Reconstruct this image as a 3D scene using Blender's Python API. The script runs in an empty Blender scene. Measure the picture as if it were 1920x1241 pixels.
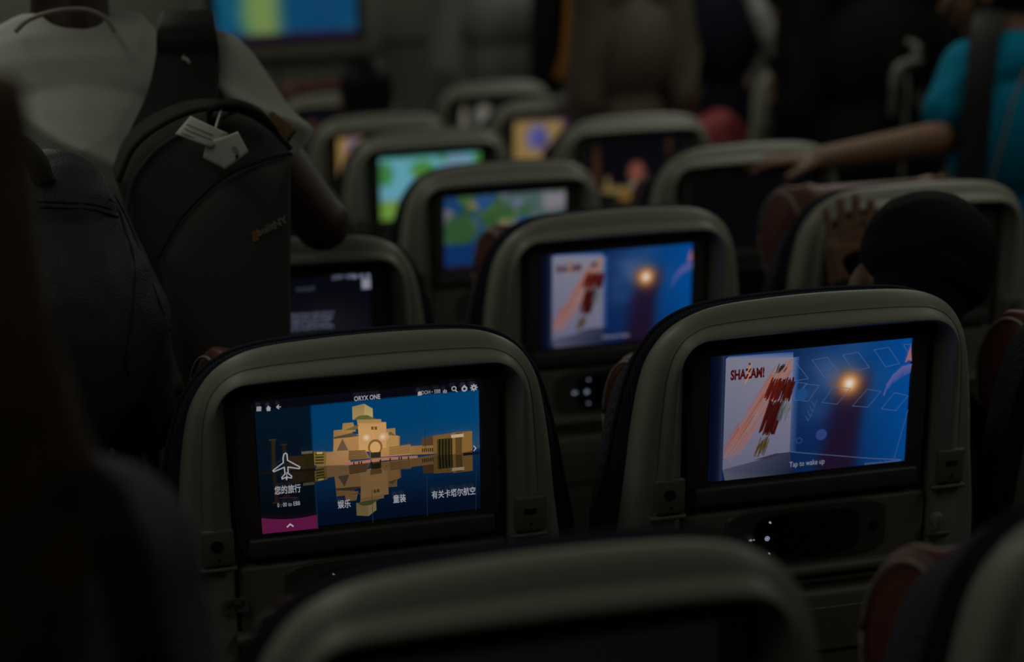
import bpy, bmesh, math, random
import numpy as np
from mathutils import Vector, Matrix, noise
random.seed(7)
SC = bpy.context.scene
COL = SC.collection
# ------------------------------------------------------------ camera, world, lights, exposure
FPX = 3434.5
CAM = Vector((-0.2621, -1.1925, 1.5353))
YAW, PIT, ROL = 0.21917, 0.2015, -0.044
FWD = Vector((math.sin(YAW)*math.cos(PIT), math.cos(YAW)*math.cos(PIT), -math.sin(PIT)))
_r0 = Vector((math.cos(YAW), -math.sin(YAW), 0)); _u0 = _r0.cross(FWD)
RGT = math.cos(ROL)*_r0 + math.sin(ROL)*_u0
UPV = -math.sin(ROL)*_r0 + math.cos(ROL)*_u0
cd = bpy.data.cameras.new('camera'); cam = bpy.data.objects.new('camera', cd); COL.objects.link(cam)
cd.sensor_fit = 'HORIZONTAL'; cd.sensor_width = 36; cd.lens = FPX/1920*36
cd.clip_start = .05; cd.clip_end = 60
m3 = Matrix((RGT, UPV, -FWD)).transposed()
cam.matrix_world = Matrix.Translation(CAM) @ m3.to_4x4()
cd.dof.use_dof = True; cd.dof.focus_distance = 2.02; cd.dof.aperture_fstop = 2.5
SC.camera = cam
w = bpy.data.worlds.new('world'); SC.world = w; w.use_nodes = True
w.node_tree.nodes['Background'].inputs[0].default_value = (.8, .85, .8, 1)
w.node_tree.nodes['Background'].inputs[1].default_value = 0.0
vs = SC.view_settings
SC.display_settings.display_device = 'sRGB'
vs.view_transform = 'Standard'; vs.look = 'None'; vs.gamma = 1; vs.exposure = 0; vs.use_curve_mapping = False
def area(name, loc, sx, sy, e, col):
    l = bpy.data.lights.new(name, 'AREA'); l.shape = 'RECTANGLE'; l.size = sx; l.size_y = sy
    l.energy = e; l.color = col
    o = bpy.data.objects.new(name, l); COL.objects.link(o); o.location = loc
    return o
LC = (1.0, 1.0, .86)
area('aisle_light', (-.62, 2.75, 2.18), .22, 7.3, 6.2, LC)
area('aisle_light', (-.62, 4.0, 2.17), .22, 4.6, 3.0, LC)
area('aisle_light', (1.55, 2.75, 2.18), .22, 7.3, 8.0, LC)
area('aisle_light', (1.55, 4.0, 2.17), .22, 4.6, 3.7, LC)

def at(px, py, Y):
    d = FWD + RGT*((px-960)/FPX) - UPV*((py-620.5)/FPX)
    return CAM + d*((Y-CAM.y)/d.y)
# ------------------------------------------------------------ materials
def lin(c):
    return tuple((x/255/12.92 if x/255 <= .04045 else ((x/255+.055)/1.055)**2.4) for x in c[:3])
MATS = {}
def mat(name, col, rough=.6, bump=0, scale=200, var=0, spec=.5, metal=0, wave=False, sheen=0):
    m = bpy.data.materials.new(name); m.use_nodes = True; nt = m.node_tree
    b = nt.nodes['Principled BSDF']; b.inputs['Base Color'].default_value = (*col, 1)
    b.inputs['Roughness'].default_value = rough; b.inputs['Specular IOR Level'].default_value = spec
    b.inputs['Metallic'].default_value = metal
    if sheen: b.inputs['Sheen Weight'].default_value = sheen
    tc = nt.nodes.new('ShaderNodeTexCoord')
    n = nt.nodes.new('ShaderNodeTexWave' if wave else 'ShaderNodeTexNoise')
    n.inputs['Scale'].default_value = scale
    nt.links.new(tc.outputs['Object'], n.inputs['Vector'])
    fac = n.outputs['Fac']
    if var:
        mx = nt.nodes.new('ShaderNodeMix'); mx.data_type = 'RGBA'
        mx.inputs['A'].default_value = (*[c*(1-var) for c in col], 1); mx.inputs['B'].default_value = (*[min(1, c*(1+var)) for c in col], 1)
        nt.links.new(fac, mx.inputs['Factor']); nt.links.new(mx.outputs['Result'], b.inputs['Base Color'])
    if bump:
        bp = nt.nodes.new('ShaderNodeBump'); bp.inputs['Strength'].default_value = bump; bp.inputs['Distance'].default_value = .002
        nt.links.new(fac, bp.inputs['Height']); nt.links.new(bp.outputs['Normal'], b.inputs['Normal'])
    MATS[name] = m
    return m
mat('shell_plastic', (.34, .345, .285), .42, .08, 900, .04)
mat('panel_plastic', (.17, .17, .13), .5, .08, 900, .04)
mat('dark_plastic', (.085, .085, .078), .42, .1, 700)
mat('gap_black', (.006, .006, .007), .8)
mat('handset_gloss', (.008, .01, .016), .15)
mat('navy_fabric', (.022, .025, .045), .9, .6, 90, .35, wave=True)
mat('leather', (.15, .045, .035), .45, .3, 120, .15)
mat('piping_beige', (.35, .29, .24), .5)
mat('cushion_fabric', (.05, .02, .025), .9, .4, 300, .2)
mat('metal_grey', (.25, .25, .25), .35, metal=.8)
mat('label_white', (.16, .16, .15), .6)
mat('label_red', (.12, .03, .02), .6)
mat('wall_panel', (.22, .225, .185), .6, .05, 30, .05)
mat('wall_gap', (.12, .12, .10), .7)
mat('carpet', (.03, .03, .05), .95, .5, 300, .3)
mat('ceiling_white', (.5, .5, .48), .7)
mat('monitor_frame', (.2, .2, .17), .5)
mat('tee_white', (.56, .575, .51), .9, .35, 260, .05)
mat('skin_brown', (.17, .085, .045), .5, .15, 150, .12)
mat('skin_tan', (.20, .10, .055), .55, .15, 150, .12)
mat('skin_dark', (.06, .034, .024), .5, .15, 150, .12)
mat('pack_black', (.075, .074, .072), .8, .5, 500, .2, spec=.12)
mat('pack_trim', (.028, .028, .028), .6, .3, 500, spec=.12)
mat('pack_lining', (.05, .05, .055), .7)
mat('denim_dark', (.032, .036, .046), .55, .5, 420, .3)
mat('denim_seam', (.012, .013, .016), .8)
mat('olive_collar', (.05, .05, .04), .8)
mat('hair_brown', (.11, .07, .035), .55, .8, 30, .7, wave=True)
mat('hair_black', (.008, .008, .011), .5, .6, 60, .3, spec=.12)
mat('jacket_indigo', (.11, .112, .15), .8, .3, 200, .2)
mat('polo_blue', (.0, .20, .34), .85, .3, 240, .1, spec=.12)
mat('polo_piping', (.22, .14, .1), .8)
mat('cloth_black', (.012, .012, .012), .85, .3, 200, .2, spec=.12)
mat('cap_navy', (.008, .008, .011), .85, .4, 500, .2, spec=.12)
mat('coat_taupe', (.12, .098, .07), .7, .4, 60, .3)
mat('cloth_navy', (.011, .014, .024), .85, .3, 100, .3, spec=.12)
mat('sleeve_pale', (.34, .36, .34), .85, .3, 100)
mat('shirt_grey', (.24, .24, .235), .9, .3, 100, .1)
mat('cloth_orange', (.33, .13, .012), .85, .3, 100, .1)
mat('bag_red', (.36, .055, .06), .7, .3, 100, .1)
mat('silver_strap', (.22, .22, .20), .5, .4, 80, .3)
mat('paper_tag', (.72, .75, .66), .7, .1, 40, .05)
mat('paper_ink', (.35, .37, .34), .7)
mat('logo_orange', (.36, .16, .03), .6)
mat('logo_grey', (.30, .30, .27), .6)
mat('ochre_fabric', (.11, .06, .012), .8, .4, 120, .5)
mat('eye_white', (.6, .6, .58), .3)
m = bpy.data.materials.new('screen_light'); m.use_nodes = True; nt = m.node_tree
b = nt.nodes['Principled BSDF']; b.inputs['Base Color'].default_value = (.004, .004, .005, 1); b.inputs['Roughness'].default_value = .25
a = nt.nodes.new('ShaderNodeAttribute'); a.attribute_name = 'Col'
nt.links.new(a.outputs['Color'], b.inputs['Emission Color']); b.inputs['Emission Strength'].default_value = 1.0
MATS['screen_light'] = m
m = bpy.data.materials.new('lamp_diffuser'); m.use_nodes = True; b = m.node_tree.nodes['Principled BSDF']
b.inputs['Emission Color'].default_value = (1, 1, .9, 1); b.inputs['Emission Strength'].default_value = .15
MATS['lamp_diffuser'] = m

# ------------------------------------------------------------ object helpers
def link(name, mesh, parent=None, loc=(0, 0, 0), rot=(0, 0, 0)):
    o = bpy.data.objects.new(name, mesh); COL.objects.link(o)
    if parent is not None: o.parent = parent
    o.location = loc; o.rotation_euler = rot
    return o
def tag(o, label=None, cat=None, group=None, kind=None):
    for k, v in (('label', label), ('category', cat), ('group', group), ('kind', kind)):
        if v: o[k] = v
    return o
def root(name, loc, label, cat, group=None, rz=0):
    return tag(link(name, None, None, loc, (0, 0, rz)), label, cat, group)
def mesh_from(name, verts, faces, mt, smooth=True, cols=None):
    me = bpy.data.meshes.new(name); me.from_pydata([tuple(v) for v in verts], [], faces)
    me.materials.append(MATS[mt]) if isinstance(mt, str) else me.materials.append(mt)
    if smooth: me.polygons.foreach_set('use_smooth', [True]*len(me.polygons))
    me.update()
    return me
def bm_mesh(name, bm, mt, smooth=True, recalc=True):
    if recalc: bmesh.ops.recalc_face_normals(bm, faces=bm.faces[:])
    me = bpy.data.meshes.new(name); bm.to_mesh(me); bm.free(); me.materials.append(MATS[mt])
    if smooth: me.polygons.foreach_set('use_smooth', [True]*len(me.polygons))
    return me
def sharp(me, ang=40):
    me.set_sharp_from_angle(angle=math.radians(ang)); return me
def add_box(bm, c, s, bev=0, seg=3, M=None):
    r = bmesh.ops.create_cube(bm, size=1, matrix=Matrix.Translation(c) @ Matrix.Diagonal((*s, 1)))
    vs_ = r['verts']
    if bev:
        es = list({e for v in vs_ for e in v.link_edges})
        rr = bmesh.ops.bevel(bm, geom=es, offset=bev, segments=seg, affect='EDGES', profile=.5)
        vs_ = list({v for f in rr['faces'] for v in f.verts} | {v for v in vs_ if v.is_valid})
    if M is not None: bmesh.ops.transform(bm, matrix=M, verts=vs_)
    return vs_
def box_mesh(name, c, s, mt, bev=0, seg=3):
    bm = bmesh.new(); add_box(bm, c, s, bev, seg); return sharp(bm_mesh(name, bm, mt))
def frustum(p0, r0, p1, r1, n=14):
    """closed capsule with two radii: two spheres plus a tapered shaft, as vertex and face lists"""
    bm = bmesh.new(); add_cap(bm, p0, r0, p1, r1, n); return bm
def add_cap(bm, p0, r0, p1, r1, n=14):
    p0 = Vector(p0); p1 = Vector(p1); d = p1-p0; L = d.length
    q = d.to_track_quat('Z', 'Y').to_matrix().to_4x4() if L > 1e-6 else Matrix()
    rings = []
    k = 5
    for i in range(k+1):
        a_ = -math.pi/2 + math.pi/2*i/k; rings.append((r0*math.cos(a_), r0*math.sin(a_)))
    for i in range(k+1):
        a_ = math.pi/2*i/k; rings.append((r1*math.cos(a_), L+r1*math.sin(a_)))
    M = Matrix.Translation(p0) @ q
    vv = []
    for (r, z) in rings:
        if r < 1e-5: vv.append([bm.verts.new(M @ Vector((0, 0, z)))]); continue
        vv.append([bm.verts.new(M @ Vector((r*math.cos(2*math.pi*j/n), r*math.sin(2*math.pi*j/n), z))) for j in range(n)])
    for A, B in zip(vv, vv[1:]):
        if len(A) == 1 and len(B) == 1: continue
        for j in range(n):
            j2 = (j+1) % n
            if len(A) == 1: bm.faces.new((A[0], B[j2], B[j]))
            elif len(B) == 1: bm.faces.new((A[j], A[j2], B[0]))
            else: bm.faces.new((A[j], A[j2], B[j2], B[j]))
def add_ell(bm, c, r, rot=None):
    M = Matrix.Translation(c) @ ((rot.to_4x4()) if rot is not None else Matrix()) @ Matrix.Diagonal((*r, 1))
    bmesh.ops.create_uvsphere(bm, u_segments=20, v_segments=14, radius=1, matrix=M)
def add_tube(bm, pts, r, n=8, flat=1.0):
    pts = [Vector(p) for p in pts]; prev = None; rings = []
    for i, p in enumerate(pts):
        t = (pts[min(i+1, len(pts)-1)]-pts[max(i-1, 0)]).normalized()
        if prev is None: u = t.orthogonal().normalized()
        else: u = (prev - t*prev.dot(t)).normalized()
        prev = u; v = t.cross(u)
        rr = r[i] if isinstance(r, (list, tuple)) else r
        rings.append([bm.verts.new(p + u*rr*math.cos(2*math.pi*j/n) + v*rr*flat*math.sin(2*math.pi*j/n)) for j in range(n)])
    for A, B in zip(rings, rings[1:]):
        for j in range(n): bm.faces.new((A[j], A[(j+1) % n], B[(j+1) % n], B[j]))
    bm.faces.new(rings[0][::-1]); bm.faces.new(rings[-1])
def smooth_path(pts, n=8):
    pts = [Vector(p) for p in pts]; out = []
    P = [pts[0]]+pts+[pts[-1]]
    for i in range(1, len(P)-2):
        for k in range(n):
            t = k/n; a_, b_, c_, d_ = P[i-1], P[i], P[i+1], P[i+2]
            out.append(.5*((2*b_)+(c_-a_)*t+(2*a_-5*b_+4*c_-d_)*t*t+(3*b_-a_-3*c_+d_)*t**3))
    out.append(pts[-1]); return out
def tube_mesh(name, pts, r, mt, n=8, sm=8, flat=1.0):
    bm = bmesh.new(); add_tube(bm, smooth_path(pts, sm) if sm else pts, r, n, flat); return bm_mesh(name, bm, mt)
def ribbon_mesh(name, pts, wdir, width, thick, mt, sm=6):
    """flat strap swept along a path; wdir may be one vector or one per point"""
    path = smooth_path(pts, sm); n = len(path); bm = bmesh.new(); R = []
    for i, p in enumerate(path):
        t = (path[min(i+1, n-1)]-path[max(i-1, 0)]).normalized()
        wv = Vector(wdir); wv = (wv - t*wv.dot(t)).normalized(); nn = t.cross(wv)
        wd = width if not isinstance(width, (list, tuple)) else width[0]+(width[1]-width[0])*i/(n-1)
        R.append([bm.verts.new(p+wv*wd/2*a_+nn*thick/2*b_) for a_, b_ in ((-1, -.5), (-.9, -1), (.9, -1), (1, -.5), (1, .5), (.9, 1), (-.9, 1), (-1, .5))])
    for A, B in zip(R, R[1:]):
        for j in range(8): bm.faces.new((A[j], A[(j+1) % 8], B[(j+1) % 8], B[j]))
    bm.faces.new(R[0][::-1]); bm.faces.new(R[-1])
    return bm_mesh(name, bm, mt)
def blob(name, fill, mt, voxel=.006, smooth=4, folds=None):
    """one continuous skin grown over overlapping volumes; folds = function(co, normal) -> offset"""
    bm = bmesh.new(); fill(bm); me = bpy.data.meshes.new('t'); bm.to_mesh(me); bm.free()
    o = bpy.data.objects.new('t', me); COL.objects.link(o)
    md = o.modifiers.new('r', 'REMESH'); md.mode = 'VOXEL'; md.voxel_size = voxel; md.adaptivity = 0
    ms = o.modifiers.new('s', 'SMOOTH'); ms.iterations = smooth; ms.factor = .5
    dg = bpy.context.evaluated_depsgraph_get(); dg.update()
    out = bpy.data.meshes.new_from_object(o.evaluated_get(dg)); out.name = name
    bpy.data.objects.remove(o); bpy.data.meshes.remove(me)
    out.materials.clear(); out.materials.append(MATS[mt])
    if folds:
        n = len(out.vertices); co = np.empty(n*3); out.vertices.foreach_get('co', co); co = co.reshape(-1, 3)
        nr = np.array([v.normal[:] for v in out.vertices])
        for i in range(n):
            co[i] += nr[i]*folds(Vector(co[i]))
        out.vertices.foreach_set('co', co.ravel())
    out.polygons.foreach_set('use_smooth', [True]*len(out.polygons)); out.update()
    return out
def fold_fn(amp, sc, stretch=(1, 1, 1), seed=0):
    s = Vector(stretch); off = Vector((seed*3.1, seed*1.7, seed*.9))
    def f(c):
        q = Vector((c.x*s.x, c.y*s.y, c.z*s.z))*sc+off
        return amp*(1-2*abs(noise.noise(q)))**3*.9 + amp*.5*noise.noise(q*.5)
    return f

# ------------------------------------------------------------ art drawn on the lit screens
class Art:
    """a lit picture in unit screen coordinates (s right, t up): gradient grids, polygons and text"""
    def __init__(self, W, H):
        self.W, self.H = W, H; self.v = []; self.f = []; self.c = []; self.layer = 0
    def _p(self, s, t, l): return ((s-.5)*self.W, -.00012-.00003*l, (t-.5)*self.H)
    def grid(self, fn, nx, ny):
        b0 = len(self.v)
        for j in range(ny+1):
            for i in range(nx+1):
                s, t = i/nx, j/ny; self.v.append(self._p(s, t, 0)); self.c.append(lin(fn(s, t)))
        for j in range(ny):
            for i in range(nx):
                k = b0+j*(nx+1)+i; self.f.append((k, k+1, k+nx+2, k+nx+1))
    def poly(self, pts, col):
        self.layer += 1; b0 = len(self.v)
        for i, p in enumerate(pts):
            self.v.append(self._p(*p, self.layer)); self.c.append(lin(col[i] if isinstance(col[0], (tuple, list)) else col))
        a_ = sum(pts[i][0]*pts[(i+1) % len(pts)][1]-pts[(i+1) % len(pts)][0]*pts[i][1] for i in range(len(pts)))
        ids = list(range(b0, b0+len(pts)))
        self.f.append(tuple(ids if a_ > 0 else ids[::-1]))
    def line(self, pts, w, col, closed=False):
        n = len(pts); asp = self.W/self.H
        for i in range(n if closed else n-1):
            a_, b_ = pts[i], pts[(i+1) % n]; dx, dy = (b_[0]-a_[0])*asp, b_[1]-a_[1]; L = math.hypot(dx, dy) or 1e-6
            ox, oy = -dy/L*w/2/asp, dx/L*w/2; ex, ey = dx/L*w/3/asp, dy/L*w/3
            self.layer -= .9
            self.poly([(a_[0]+ox-ex, a_[1]+oy-ey), (b_[0]+ox+ex, b_[1]+oy+ey), (b_[0]-ox+ex, b_[1]-oy+ey), (a_[0]-ox-ex, a_[1]-oy-ey)], col)
    def disc(self, s, t, r, col, n=20, col2=None, ry=None):
        asp = self.W/self.H; ry = ry or r
        pts = [(s+r*math.cos(2*math.pi*k/n)/asp, t+ry*math.sin(2*math.pi*k/n)) for k in range(n)]
        self.poly(pts, col)
    def ring(self, s, t, r, w, col, n=20):
        asp = self.W/self.H
        self.line([(s+r*math.cos(2*math.pi*k/n)/asp, t+r*math.sin(2*math.pi*k/n)) for k in range(n)], w, col, True)
    def text(self, txt, s, t, h, col, align='CENTER', sx=1.0, bold=0.0, shear=0.0, fit=0):
        cu = bpy.data.curves.new('t', 'FONT'); cu.body = txt; cu.size = h*self.H; cu.align_x = align; cu.align_y = 'CENTER'
        cu.offset = bold*h*self.H; cu.shear = shear; cu.resolution_u = 3
        o = bpy.data.objects.new('t', cu); COL.objects.link(o); dg = bpy.context.evaluated_depsgraph_get(); dg.update()
        me = o.evaluated_get(dg).to_mesh(); self.layer += 1; b0 = len(self.v); c = lin(col)
        if fit: xs = [v.co.x for v in me.vertices]; sx = fit*self.W/(max(xs)-min(xs))
        for v in me.vertices:
            self.v.append((v.co.x*sx+(s-.5)*self.W, -.00012-.00003*self.layer, v.co.y+(t-.5)*self.H)); self.c.append(c)
        for p in me.polygons: self.f.append(tuple(b0+i for i in p.vertices))
        o.evaluated_get(dg).to_mesh_clear(); bpy.data.objects.remove(o); bpy.data.curves.remove(cu)
    def mesh(self, name):
        me = bpy.data.meshes.new(name); me.from_pydata(self.v, [], self.f)
        at_ = me.color_attributes.new('Col', 'FLOAT_COLOR', 'POINT')
        at_.data.foreach_set('color', np.array([(*c, 1) for c in self.c], dtype=np.float32).ravel())
        me.materials.append(MATS['screen_light']); me.update(); return me
def hom(src):
    """homography from a four-cornered picture (TL, TR, BR, BL) to the unit screen"""
    dst = [(0, 1), (1, 1), (1, 0), (0, 0)]; A = []; B = []
    for (x, y), (u, v) in zip(src, dst):
        A += [[x, y, 1, 0, 0, 0, -u*x, -u*y], [0, 0, 0, x, y, 1, -v*x, -v*y]]; B += [u, v]
    h = np.append(np.linalg.solve(np.array(A, float), np.array(B, float)), 1).reshape(3, 3)
    def f(x, y):
        q = h @ np.array([x, y, 1.0]); return (q[0]/q[2], q[1]/q[2])
    return f
def mixc(a_, b_, t):
    t = max(0, min(1, t)); return tuple(a_[i]+(b_[i]-a_[i])*t for i in range(3))
SW, SH = .243, .153

def art_museum():
    A = Art(SW, SH); H = hom([(144, 262), (1742, 100), (1781, 978), (215, 1175)])
    hz = H(1000, 655)[1]
    barh = H(900, 252)[1]
    s1 = H(555, 300)[0]
    sky0, sky1 = (0, 60, 105), (34, 62, 100)
    def fn(s, t):
        if t > barh: return (7, 7, 16)
        if t > hz:
            k = (t-hz)/(barh-hz); c = mixc((46, 64, 90), (0, 62, 106), min(1, k*1.9)) if s > .2 else mixc((10, 34, 66), (0, 58, 98), k)
            c = mixc((2, 46, 82), c, .35+.65*s)
        else:
            k = (hz-t)/hz; c = mixc((6, 40, 72), (2, 12, 28), k*1.15)
        if s < s1: c = tuple(x*.33+2 for x in c)
        return c
    A.grid(fn, 96, 64)
    def P(pts, col, refl=True, dim=.62):
        q = [H(*p) for p in pts]
        if refl: A.poly([(s, 2*hz-t) for s, t in q], tuple(c*dim for c in col))
        A.poly(q, [tuple(min(235, x*(1.22-.34*min(1, math.hypot(p[0]-1010, (p[1]-520)*1.5)/420))) for x in col) for p in pts])
    T, D, L = (150, 112, 66), (92, 70, 44), (172, 130, 82)
    # main building, stacked blocks
    P([(720, 455), (790, 448), (850, 455), (900, 600), (722, 600)], (140, 106, 66))
    P([(1100, 440), (1160, 432), (1165, 485), (1195, 488), (1195, 580), (1100, 590)], (138, 104, 60))
    P([(785, 405), (860, 398), (880, 460), (780, 470)], (146, 110, 64))
    P([(760, 500), (880, 480), (1180, 484), (1190, 590), (720, 606), (722, 520)], (158, 118, 72))
    P([(890, 402), (1095, 392), (1100, 480), (1100, 590), (905, 600), (900, 480)], L)
    P([(885, 378), (1058, 372), (1062, 398), (890, 405)], (150, 118, 70))
    P([(850, 290), (935, 268), (997, 300), (1000, 362), (855, 380)], (150, 128, 84))
    P([(935, 268), (997, 300), (1000, 362), (940, 370)], (168, 146, 96))
    P([(862, 376), (900, 350), (960, 345), (1000, 362), (1025, 372)], (84, 88, 44))
    # dark triangles and stepped shadows
    P([(785, 510), (745, 595), (828, 590)], (92, 74, 58))
    P([(722, 500), (850, 470), (910, 488), (850, 498), (724, 512)], (74, 62, 44))
    P([(800, 450), (890, 440), (900, 410), (880, 450)], (100, 80, 50))
    P([(1100, 480), (1125, 455), (1165, 485)], (88, 76, 60))
    for x in (988, 1012): P([(x, 424), (x+18, 422), (x+19, 444), (x+1, 446)], (90, 66, 36))
    for x, y in ((955, 500), (1072, 492)):
        for r, cc in ((.046, (182, 141, 92)), (.034, (190, 150, 104)), (.022, (200, 166, 126)), (.011, (214, 184, 150))): q = H(x, y); A.disc(q[0], q[1], r, cc, 16)
    # low wings
    P([(600, 605), (840, 595), (845, 690), (600, 700)], (150, 112, 74))
    P([(830, 590), (950, 585), (985, 640), (830, 655)], (120, 88, 54))
    for k in range(6): P([(832, 596+k*11), (945+k*5, 588+k*11), (945+k*5, 592+k*11), (832, 600+k*11)], (64, 46, 28))
    P([(1060, 570), (1270, 540), (1275, 612), (1060, 630)], (150, 112, 66))
    for k in range(6): P([(1120, 560+k*10), (1268, 544+k*10), (1268, 547+k*10), (1120, 564+k*10)], (86, 62, 36))
    P([(1270, 552), (1460, 535), (1462, 600), (1275, 612)], (140, 104, 60))
    for k in range(7): P([(1352+k*14, 566-k), (1360+k*14, 565-k), (1360+k*14, 590-k), (1352+k*14, 592-k)], (50, 34, 22))
    P([(975, 560), (1060, 555), (1060, 640), (985, 645)], (110, 84, 48))
    q = H(1018, 560); A.disc(q[0], q[1], .052, (120, 86, 48), 20, ry=.06); A.disc(q[0], q[1]-.004, .038, (196, 152, 96), 20, ry=.046)
    A.ring(q[0], 2*hz-q[1], .055, .008, (110, 84, 48))
    P([(985, 598), (1058, 592), (1058, 632), (988, 636)], (44, 34, 22))
    # glowing left tower and the far right block
    P([(572, 598), (668, 596), (668, 688), (580, 692)], (120, 100, 48))
    for k in range(4): P([(590, 612+k*20), (650, 609+k*20), (650, 618+k*20), (590, 621+k*20)], (44, 38, 18))
    P([(600, 600), (640, 598), (640, 612), (600, 614)], (190, 170, 90))
    P([(1350, 492), (1425, 478), (1430, 540), (1350, 548)], (84, 62, 36))
    P([(1425, 475), (1560, 455), (1560, 596), (1430, 600)], (122, 92, 48))
    P([(1455, 500), (1575, 485), (1580, 600), (1460, 610)], (66, 56, 26))
    for k in range(5): P([(1468+k*22, 498), (1478+k*22, 496), (1480+k*22, 600), (1470+k*22, 602)], (24, 20, 14))
    P([(1560, 450), (1700, 438), (1706, 572), (1565, 600)], (140, 104, 52))
    P([(1582, 452), (1630, 448), (1632, 600), (1588, 604)], (92, 70, 34))
    P([(1552, 466), (1640, 456), (1642, 478), (1556, 488)], (196, 178, 140))
    P([(1640, 590), (1756, 578), (1756, 596), (1640, 608)], (14, 18, 26), False)
    # jetty with people
    P([(800, 668), (960, 648), (1080, 628), (1320, 612), (1320, 628), (1090, 648), (960, 668), (802, 688)], (150, 104, 84), False)
    for x, y in ((862, 672), (898, 668), (916, 666), (1120, 640), (1184, 632), (1200, 630), (1250, 628), (990, 668), (1052, 650)):
        P([(x, y-9), (x+8, y-10), (x+9, y+12), (x+1, y+12)], (26, 16, 22), False)
    for x in (985, 1050): P([(x, 645), (x+6, 645), (x+7, 700), (x+1, 700)], (30, 22, 20), False)
    for k in range(6): P([(960+k*46, 700-k*6), (966+k*46, 700-k*6), (950+k*46, 716-k*6)], (40, 28, 22), False)
    # left darkened tile: pylons, lit tower, shoreline
    P([(270, 520), (298, 518), (304, 720), (278, 722)], (44, 34, 20)); P([(250, 514), (306, 508), (304, 520), (254, 524)], (56, 44, 28))
    P([(350, 552), (372, 550), (378, 715), (356, 718)], (36, 28, 17)); P([(336, 544), (384, 540), (384, 550), (338, 553)], (48, 38, 22))
    P([(395, 628), (510, 620), (515, 720), (400, 724)], (48, 34, 22))
    P([(508, 592), (575, 590), (585, 715), (515, 720)], (40, 34, 14)); P([(486, 594), (568, 586), (570, 604), (490, 612)], (98, 92, 70))
    P([(178, 742), (510, 714), (590, 706), (592, 724), (180, 756)], (22, 18, 14), False)
    # tile dividers
    for a_, b_ in (((590, 800), (618, 1130)), ((998, 850), (1010, 1080)), ((1385, 680), (1398, 1025)), ((1735, 700), (1740, 980)), ((1355, 215), (1372, 560))):
        A.line([H(*a_), H(*b_)], .0035, (22, 42, 62))
    # purple tab
    pts = [H(205, 1062)]
    for k in range(13):
        x = 205+402*k/12; y0 = 1062-25*k/12; pts.append(H(x, y0+18*math.sin(math.pi*k/12)-6*(k/12)))
    A.poly([H(215, 1173)]+pts+[H(614, 1126)], (84, 20, 58))
    A.line([H(394, 1120), H(414, 1100), H(436, 1114)], .011, (165, 150, 160))
    W_ = (150, 150, 158)
    # plane outline
    pl = [(356, 640), (362, 614), (373, 605), (384, 614), (388, 655), (478, 700), (474, 712), (392, 702), (394, 745), (420, 765), (418, 778), (388, 772), (384, 790), (380, 772), (352, 786), (350, 774), (372, 750), (366, 704), (290, 736), (284, 728), (358, 672)]
    A.line([H(*p) for p in pl], .0085, (150, 152, 162), True)
    A.line([H(384, 740), H(386, 780)], .006, (150, 152, 162))
    def TX(t_, x, y, px, col=W_, **k): q = H(x, y); A.text(t_, q[0], q[1], px/900, col, **k)
    TX('您的旅行', 393, 862, 62, bold=.012, fit=0.116); TX('0 : 00 to EBB', 402, 962, 40, fit=0.101)
    TX('娱乐', 802, 957, 62, bold=.012, fit=0.058); TX('童装', 1196, 912, 62, bold=.012, fit=0.058); TX('有关卡塔尔航空', 1580, 865, 60, bold=.012, fit=0.202)
    A.line([H(335, 918), H(460, 912)], .005, (84, 20, 58))
    A.layer += 1; TX('ORYX ONE', 951, 217, 44, bold=.02, fit=.116)
    TX('DOH ▸ EBB', 1402, 172, 36, fit=0.085)
    q = H(1322, 180); A.disc(q[0], q[1], .014, W_, 10); A.poly([(q[0]-.010, q[1]-.018), (q[0]+.010, q[1]-.018), (q[0]+.007, q[1]-.004), (q[0]-.007, q[1]-.004)], W_)
    for k, hh in enumerate((.016, .024, .02)): q = H(1490+k*10, 176); A.line([q, (q[0], q[1]+hh)], .006, W_)
    q = H(1563, 150); A.ring(q[0], q[1]+.004, .015, .007, W_, 14); A.line([(q[0]+.006, q[1]-.008), (q[0]+.013, q[1]-.022)], .008, W_)
    q = H(1636, 147); A.disc(q[0], q[1], .022, W_, 14); A.disc(q[0], q[1], .010, (20, 20, 34), 10); A.poly([(q[0]-.004, q[1]+.028), (q[0]+.004, q[1]+.028), (q[0]+.004, q[1]+.018), (q[0]-.004, q[1]+.018)], W_)
    q = H(1702, 138)
    for k in range(8):
        an = k*math.pi/4; A.line([q, (q[0]+.024*math.cos(an)/(SW/SH), q[1]+.024*math.sin(an))], .009, W_)
    A.disc(q[0], q[1], .018, W_, 14); A.disc(q[0], q[1], .007, (20, 20, 34), 10)
    for k in range(3): A.line([H(162, 290+k*11), H(190, 288+k*11)], .009, W_)
    q = H(245, 295); A.poly([(q[0]-.011, q[1]), (q[0], q[1]+.02), (q[0]+.011, q[1])], W_); A.poly([(q[0]-.008, q[1]-.02), (q[0]+.008, q[1]-.02), (q[0]+.008, q[1]), (q[0]-.008, q[1])], W_)
    A.line([H(304, 286), H(332, 284)], .007, W_); A.line([H(318, 272), H(304, 286), H(320, 298)], .007, W_)
    A.poly([H(1708, 536), H(1712, 532), H(1732, 552), H(1714, 572), H(1710, 568), H(1724, 552)], (165, 165, 170))
    return A.mesh('screen')

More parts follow.
